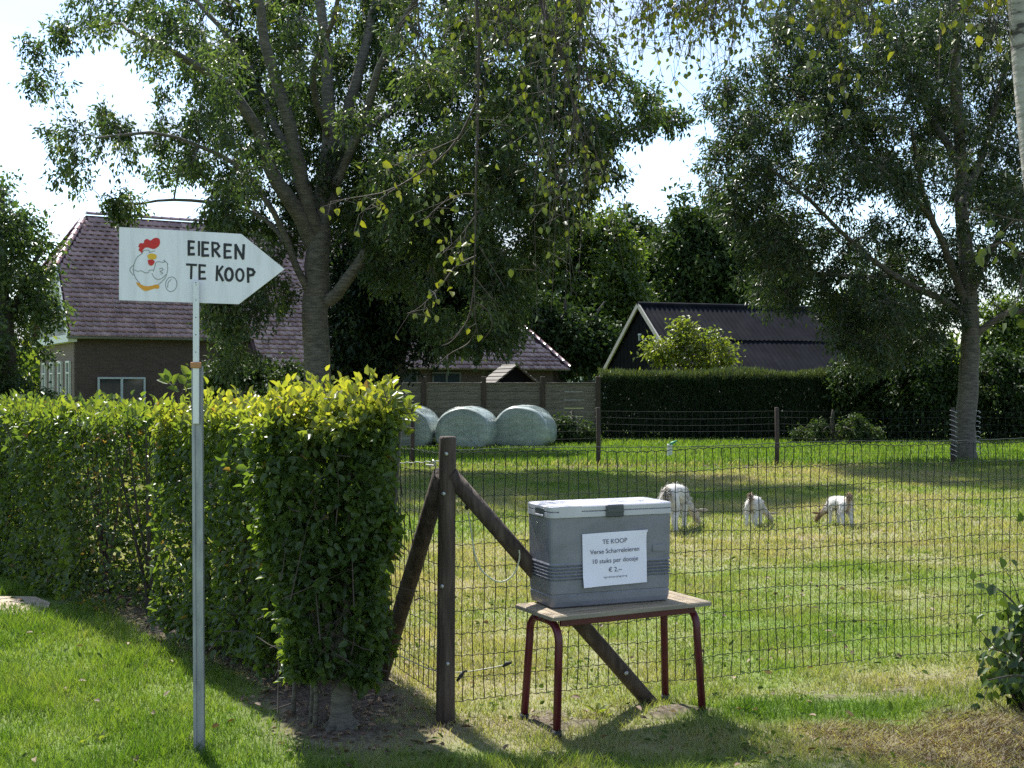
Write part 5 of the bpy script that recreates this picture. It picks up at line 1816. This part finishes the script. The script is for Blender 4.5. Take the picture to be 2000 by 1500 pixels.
def bale(cx_px, base_py, wpx, hpx, seed, label):
    c = gnd(cx_px, base_py)
    rb = random.Random(seed)
    k = c.y / F
    w, hh = wpx * k / 2, hpx * k
    root = empty('wrapped_bale', c, R(-14), label=label, cat='bale', group='wrapped bales by the plank fence')
    n, rows = 64, [(-.63, .3), (-.632, .6), (-.62, .88), (-.58, .96), (-.5, .99), (-.4, 1.0), (-.3, 1), (0, 1.015), (.3, 1), (.52, .975), (.6, .88), (.62, .55)]
    b_ = MB(); vs, fs = [], []
    ph = [rb.uniform(0, 6) for _ in range(4)]
    for y, sc_ in rows:
        for i in range(n):
            a = 2 * math.pi * i / n
            ca, sa = math.cos(a), math.sin(a)
            e = .95 if sa > 0 else .6                      # sagged: fuller near the ground
            x = math.copysign(abs(ca) ** e, ca) * w
            z = math.copysign(abs(sa) ** (1.0 if sa > 0 else .55), sa) * hh * (.62 if sa > 0 else .38) - hh * .12
            wob = 1 + .018 * math.sin(3 * a + ph[0]) + .012 * math.sin(7 * a + ph[1] + y * 4) + .05 * (float(fbm(np.array([a * .5 + seed * 3]), np.array([y]), .22, 130)[0]) - .5)
            vs.append((x * sc_ * wob, y, hh / 2 + z * sc_ * wob - .03))
    m = len(rows)
    for r_ in range(m - 1):
        for i in range(n):
            j = (i + 1) % n
            fs.append((r_ * n + j, r_ * n + i, r_ * n + n + i, r_ * n + n + j))
    fs.append(tuple(range(n))); fs.append(tuple(range((m - 1) * n, m * n))[::-1])
    b_.add(vs, fs, True)
    b_.build('wrap', M['silage'], root)
    # net edge / loose flap of film
    f = MB()
    if seed == 2:
        f.add([(.02, -.655, .42), (.40, -.645, .46), (.52, -.63, .02), (.30, -.66, .18), (.02, -.655, .42), (.02, -.648, .42), (.40, -.638, .46), (.52, -.62, .02), (.30, -.65, .18)], [(0, 1, 2, 3), (5, 8, 7, 6), (0, 3, 8, 5), (3, 2, 7, 8)])
        f.build('loose_film', M['silage'], root)
    t = MB()
    for q in range(7):
        y = -.45 + q * .14
        pts = []
        for i in range(9):
            a = math.pi * (.18 + .64 * i / 8)
            pts.append((math.copysign(abs(math.cos(a)) ** .95, math.cos(a)) * w * 1.008, y + .03 * math.sin(i), hh * .38 - .03 + abs(math.sin(a)) * hh * .62 * 1.008))
        t.tube(pts, .008, 4)
    t.build('film_edge', M['silage'], root, kind='stuff')


bale(803, 873, 106, 82, 1, bale_labels[0])
bale(914, 874, 110, 82, 2, bale_labels[1])
bale(1025, 872, 112, 82, 3, bale_labels[2])

# ------------------------------------------------------------------ plank fence
pf = empty('plank_fence', (0, 34.3, 0), label='weathered horizontal plank fence with dark posts behind the bales', cat='fence')
DFp = 34.3
pxs = [365, 481, 597, 712, 828, 945, 1060, 1168]
pxx = [(p - 1000) / F * DFp for p in pxs]
for x in pxx:
    b_ = MB(); b_.box((x, -.02, .86), (.13, .13, 1.9), bev=.012); b_.build('post', M['far_post'], pf)
pl_me = {}
for a, c in zip(pxx[:-1], pxx[1:]):
    w = c - a - .12
    for k in range(7):
        b_ = MB(); b_.box((0, 0, 0), (w, .04, .222), bev=.006)
        o = b_.build('plank', M['plank'], pf, loc=((a + c) / 2, random.uniform(-.006, .006), .125 + k * .229))
    b_ = MB(); b_.box(((a + c) / 2, -.012, .125 + 6.5 * .229 + .012), (w, .075, .035), bev=.006); b_.build('cap_board', M['plank'], pf)

# ------------------------------------------------------------------ house with tiled roof and barn wing
HC = Vector((-14.17, 40, 0))
hs_ = empty('farmhouse', HC, R(30), label='long brick farmhouse with purple brown tiled roof behind the sign', cat='house')
TANP = 1.189
cp, sp_ = 1 / math.hypot(1, TANP), TANP / math.hypot(1, TANP)
RZ, RY = 7.6, 3.7


def rp_(x, s, up=0.0):
    return Vector((x, RY - s * cp - up * sp_, RZ - s * sp_ + up * cp))


def quadbox(b_, p, th):
    """thick sheet from polygon p, th along its normal"""
    p = [Vector(v) for v in p]
    nn = (p[1] - p[0]).cross(p[2] - p[0]).normalized() * th
    n = len(p)
    b_.add(p + [v - nn for v in p], [tuple(range(n)), tuple(range(2 * n - 1, n - 1, -1))] + [(i, i + n, (i + 1) % n + n, (i + 1) % n) for i in range(n)])


S1, S2 = 5.75, 7.0
hipx = lambda s: 1.0 - 1.3 * min(s, 2.6) / 2.6
roof = MB()
quadbox(roof, [rp_(1.0, 0), rp_(-.3, 2.6), rp_(-.3, S1), rp_(5.8, S1), rp_(5.8, S2), rp_(18.5, S2), rp_(14.2, 0)], .08)
back = lambda x, s: Vector((x, RY + s * cp, RZ - s * sp_))
quadbox(roof, [back(14.2, .02), back(18.5, S2), back(-.3, S1), back(-.3, 2.6), back(1.0, .02)], .08)
quadbox(roof, [rp_(.98, .02), back(-.32, 2.6), rp_(-.32, 2.6)], .07)
quadbox(roof, [rp_(14.22, .02), rp_(18.52, S2), back(18.52, S2)], .07)
rf = roof.build('roof', surf('roof_under', [(.06, .03, .03), (.1, .05, .05)], scale=5, rough=.8), hs_)

# one pantile, laid in rows down the slope
TW, TL = .255, .275
tb_ = MB()
wave = [(-.5, .012), (-.38, .028), (-.22, .034), (-.06, .02), (.1, .004), (.3, .002), (.5, .012)]
vs = []
for v, lift in ((.02, .0), (-TL, .05)):
    for a, z in wave:
        vs.append((a * TW * 1.04, v, z + lift))
for a, z in wave:
    vs.append((a * TW * 1.04, -TL + .004, z + .034))
n_ = len(wave)
fs = [(i, n_ + i, n_ + i + 1, i + 1) for i in range(n_ - 1)] + [(n_ + i, 2 * n_ + i, 2 * n_ + i + 1, n_ + i + 1) for i in range(n_ - 1)]
tb_.add(vs, fs, True)
tile_me = tb_.mesh('tile', M['tile'])
tile_rot = Matrix((Vector((1, 0, 0)), Vector((0, cp, sp_)), Vector((0, -sp_, cp)))).transposed().to_4x4()
spots = []
s = .12
ri = 0
while s < S2 - .06:
    x0, x1 = hipx(s) + .1, 14.2 + 4.3 * s / S2 - .12
    if s > S1 - .08: x0 = 5.9
    x = x0 + TW / 2
    while x < x1:
        spots.append((x, s)); x += TW
    s += .218; ri += 1
# largest in the photo: the end of the roof left of the sign and the strip beneath it
def key(sp0):
    x, s = sp0
    p = rp_(x, s)
    w = HC + Matrix.Rotation(R(30), 3, 'Z') @ p
    px, py = 1000 + w.x / w.y * F, 750 - (w.z - H) / w.y * F
    hid = (236 < px < 551 and 445 < py < 592) or px > 470 or px < 112
    return (1 if hid else 0, w.y)
spots.sort(key=key)
for x, s in spots[:300]:
    o = bpy.data.objects.new('tile', tile_me)
    col.objects.link(o); o.parent = rf
    o.matrix_local = Matrix.Translation(rp_(x, s, .012 + random.uniform(-.003, .004))) @ tile_rot @ Matrix.Rotation(random.uniform(-.02, .02), 4, 'Z')
tv = np.array([v[:] for v in vs]); tf = np.array(fs)
VV, FF = [], []
rotm = np.array(tile_rot.to_3x3())
for k, (x, s) in enumerate(spots[300:]):
    VV.append(tv @ rotm.T + np.array(rp_(x, s, .012 + random.uniform(-.003, .004)))); FF.append(tf + k * len(tv))
me = mesh_np('tiles', np.concatenate(VV), [np.concatenate(FF)], attrs={'tint': np.repeat(rng.random(len(VV)), len(tv))}, smooth=True)
me.materials.append(attrmat('tile_many', [(.16, .082, .082), (.285, .165, .166), (.39, .262, .258)], rough=.26, spec=.9, noise=.3, nscale=6))
link('tile', me, rf, kind='stuff')
# half round caps on hips and ridge
cap = MB()
vs, fs = [], []
for j, (y, r0) in enumerate(((0, .125), (.33, .105), (.36, .105))):
    for i in range(8):
        a = math.pi * i / 7
        vs.append((math.cos(a) * r0, y, math.sin(a) * r0 * .8))
for j in range(2):
    for i in range(7):
        fs.append((j * 8 + i, j * 8 + i + 1, j * 8 + 9 + i, j * 8 + 8 + i))
fs.append(tuple(range(8)))
cap.add(vs, fs, True)
cap_me = cap.mesh('ridge_tile', M['tile'])


def caps(a, b_):
    d = b_ - a
    n = int(d.length / .33)
    y = d.normalized(); x = y.cross(Vector((0, 0, 1))).normalized(); z = x.cross(y)
    mt = Matrix((x, y, z)).transposed().to_4x4()
    for k in range(n):
        o = bpy.data.objects.new('ridge_tile', cap_me)
        col.objects.link(o); o.parent = rf
        o.matrix_local = Matrix.Translation(a + y * k * .33 + z * .02) @ mt


caps(rp_(-.3, 2.6, .02), rp_(1.0, 0, .02))
caps(rp_(1.0, -.02, .02), rp_(14.2, -.02, .02))
caps(rp_(18.5, S2, .02), rp_(14.2, 0, .02))
caps(back(-.3, 2.6), back(1.0, 0))
# walls
wl_ = MB()
quadbox(wl_, [(0, .28, 0), (5.82, .28, 0), (5.82, .28, 3.4), (0, .28, 3.4)], .25)
quadbox(wl_, [(5.83, -.5, 0), (18.2, -.5, 0), (18.2, -.5, 2.46), (5.83, -.5, 2.46)], .25)
quadbox(wl_, [(5.82, .25, 0), (5.82, -.51, 0), (5.82, -.51, 2.4), (5.82, .25, 3.3)][::-1], .1)
quadbox(wl_, [(18.2, -.5, 0), (18.2, 7.8, 0), (18.2, 7.8, 2.42), (18.2, -.5, 2.42)], .25)
wl_.build('wall', M['brick_shaded'], hs_)
gw = MB()
quadbox(gw, [(0, 7.12, 0), (0, .284, 0), (0, .284, 3.0), (0, 7.12, 3.0)], .25)
gw.build('gable_wall', M['brick_gable_lit'], hs_)
gu = MB()
quadbox(gu, [(-.03, 7.3, 3.22), (-.03, .1, 3.22), (-.03, 2.03, 5.52), (-.03, 5.37, 5.52)], .12)
gu.build('gable_cladding', M['cream'], hs_)
gb = MB(); gb.box((-.12, 3.7, 3.1), (.28, 7.3, .24)); gb.build('gable_band', M['white_trim'], hs_)
for sgn in (-1, 1):
    vb = MB()
    a = Vector((-.3, 3.7 + sgn * 1.7, 5.56)); e = Vector((-.3, 3.7 + sgn * 3.72, 3.16))
    d = (e - a); mt = Matrix((Vector((1, 0, 0)), d.normalized(), Vector((1, 0, 0)).cross(d.normalized()))).transposed()
    vb.box((a + e) / 2, (.04, d.length, .2), rot=mt); vb.build('verge_board', M['white_trim'], hs_)


def window(center, w, h, normal, mull=0, mat='frame_blue', fw=.06, transom=None):
    """frame with recessed pane(s), outward normal -y or -x"""
    root = empty('window', center); root.parent = hs_
    root.rotation_euler = (0, 0, 0 if normal == 'y' else R(-90))
    fr = MB()
    for sx in (-1, 1):
        fr.box((sx * (w / 2 - fw / 2), -.02, 0), (fw, .08, h))
    for sz in (-1, 1):
        fr.box((0, -.0215, sz * (h / 2 - fw / 2)), (w - 2 * fw, .077, fw))
    for k in range(mull):
        fr.box((-w / 2 + w * (k + 1) / (mull + 1), -.018, 0), (fw * 1.3, .075, h - 2 * fw))
    if transom is not None:
        fr.box((0, -.016, transom), (w - 2 * fw, .07, fw * .7))
    fr.build('frame', M[mat], root)
    for k in range(mull + 1):
        pw_ = w / (mull + 1)
        b_ = MB(); b_.box((-w / 2 + pw_ * (k + .5), .0, 0), (pw_ - fw, .012, h - fw)); b_.build('pane', M['glass'], root)
    b_ = MB(); b_.box((0, -.05, -h / 2 - .03), (w + .12, .14, .05)); b_.build('sill', M['frame_blue'], root)


window((1.48, .25, 1.15), 1.55, 1.36, 'y', 1)
for yy in (1.2, 2.7, 4.3, 5.9):
    window((-.03, yy, 1.62), .62, 1.5, 'x', 0, 'white_trim', transom=.35)
window((-.06, 2.75, 4.25), 1.0, 1.5, 'x', 1, 'white_trim')
window((-.06, 4.7, 4.25), 1.0, 1.5, 'x', 1, 'white_trim')
for xx in (11.4, 13.2, 15.6):
    window((xx, -.53, 1.5), 1.2, 1.1, 'y', 1, 'frame_dark')
gt = MB()
gt.tube([rp_(-.3, S1 + .06, -.03), rp_(5.8, S1 + .06, -.03)], .06, 8); gt.tube([rp_(5.9, S2 + .06, -.03), rp_(18.5, S2 + .06, -.03)], .06, 8)
gt.build('gutter', plain('zinc', (.16, .16, .17), .5, .5), hs_, kind='stuff')

# little gabled shelter behind the plank fence
wh = empty('garden_shelter', (at(1000, 750, 36).x, 36.3, 0), R(18), label='small gabled wooden shelter peeping over the plank fence', cat='shelter')
b_ = MB()
b_.prism([(-.75, 0), (.75, 0), (.75, 1.5), (0, 2.1), (-.75, 1.5)], -.3, .9); b_.build('wall', M['dark_board'], wh)
for sgn in (-1, 1):
    for k in range(7):
        b_ = MB()
        f = (k + .5) / 7
        p = Vector((sgn * .98 * f, .25, 2.16 - .78 * f))
        d = Vector((sgn * .98, 0, -.78)).normalized()
        mt = Matrix((d, Vector((0, 1, 0)), d.cross(Vector((0, 1, 0))))).transposed()
        b_.box(p, (.21, 1.5, .03), rot=mt @ Matrix.Rotation(.12 * 1, 3, 'Y')); b_.build('plank', M['plank'], wh)

# far house seen past the barn's end
fh = empty('distant_house', (at(1126, 750, 95).x, 95, 0), R(8), label='far house with orange tiled roof glimpsed right of the barn', cat='house')
b_ = MB(); b_.box((0, 0, 1.15), (4.2, 5, 2.3)); b_.build('wall', M['white_trim'], fh)
b_ = MB(); b_.prism([(-2.5, 2.25), (2.5, 2.25), (1.6, 3.0), (-1.6, 3.0)], -2.8, 2.8)
b_.build('roof', surf('orange_tile', [(.3, .11, .06), (.42, .18, .1)], scale=4, rough=.7), fh)
b_ = MB(); b_.box((.5, -2.52, 1.4), (1.1, .06, 1.0)); b_.build('window', M['glass'], fh)

# ------------------------------------------------------------------ shed with corrugated roof
sh = empty('corrugated_shed', (4.43, 42, 0), R(20), label='black boarded shed with grey corrugated roof and white verge boards', cat='shed')
RZs, EZ, RUN = 4.26, 1.85, 3.1
LEN = 9.3
b_ = MB()
b_.add([(0, -RUN + .25, 0), (0, RUN - .25, 0), (0, RUN - .25, EZ + .12), (0, 0, RZs - .06), (0, -RUN + .25, EZ + .12), (LEN - .2, -RUN + .25, 0), (LEN - .2, RUN - .25, 0), (LEN - .2, RUN - .25, EZ + .12), (LEN - .2, 0, RZs - .06), (LEN - .2, -RUN + .25, EZ + .12)],
       [(0, 4, 3, 2, 1), (5, 6, 7, 8, 9), (0, 5, 9, 4), (1, 2, 7, 6)])
b_.build('wall', M['dark_board'], sh)
for k in range(-9, 10):                      # upright boards of the gable
    yy = k * .3
    top = RZs - .1 - abs(yy) * (RZs - EZ) / RUN
    b_ = MB(); b_.box((-.015, yy, top / 2), (.022, .27, top), bev=.004); b_.build('board', M['dark_board'], sh)
sl = math.hypot(RUN, RZs - EZ)
for side in (-1, 1):
    dn = Vector((0, side * RUN, EZ - RZs)).normalized()
    nn = Vector((0, side * (RZs - EZ), RUN)).normalized()
    for row in range(2):
        for k in range(10):
            if side == 1 and False: continue
            vs, fs = [], []
            nseg = 24
            wd = LEN / 10
            l0, l1 = (0.02, sl * .5 + .05) if row == 0 else (sl * .5, sl + .12)
            for i in range(nseg + 1):
                x = i / nseg * (wd + .03)
                zz = .02 * math.sin(2 * math.pi * x / .186 + k * .2)
                for ll, lift in ((l0, .02 if row == 0 else 0), (l1, .045 if row == 0 else .02)):
                    vs.append(Vector((x, 0, 0)) + dn * ll + nn * (zz + lift + .03))
            for i in range(nseg):
                fs.append((2 * i, 2 * i + 1, 2 * i + 3, 2 * i + 2))
            b_ = MB(); b_.add(vs, fs, True)
            b_.build('roof_sheet', M['corrugated'], sh, loc=(-.12 + k * wd, 0, RZs + random.uniform(-.004, .004)))
b_ = MB(); b_.tube([(-.15, 0, RZs + .05), (LEN, 0, RZs + .05)], .1, 10); b_.build('ridge_cap', M['corrugated'], sh)
for side in (-1, 1):
    b_ = MB()
    a, e = Vector((-.14, side * .02, RZs + .02)), Vector((-.14, side * (RUN + .1), EZ - .05))
    d = (e - a).normalized()
    mt = Matrix((Vector((1, 0, 0)), d, Vector((1, 0, 0)).cross(d))).transposed()
    b_.box((a + e) / 2, (.05 + .004 * side, (e - a).length, .15), rot=mt); b_.build('verge_board', M['cream'], sh)
b_ = MB(); b_.box((-.05, .05, 3.2), (.06, .06, .24)); b_.box((-.08, -.04, 3.29), (.06, .2, .06)); b_.build('wall_lamp', M['frame_blue'], sh)
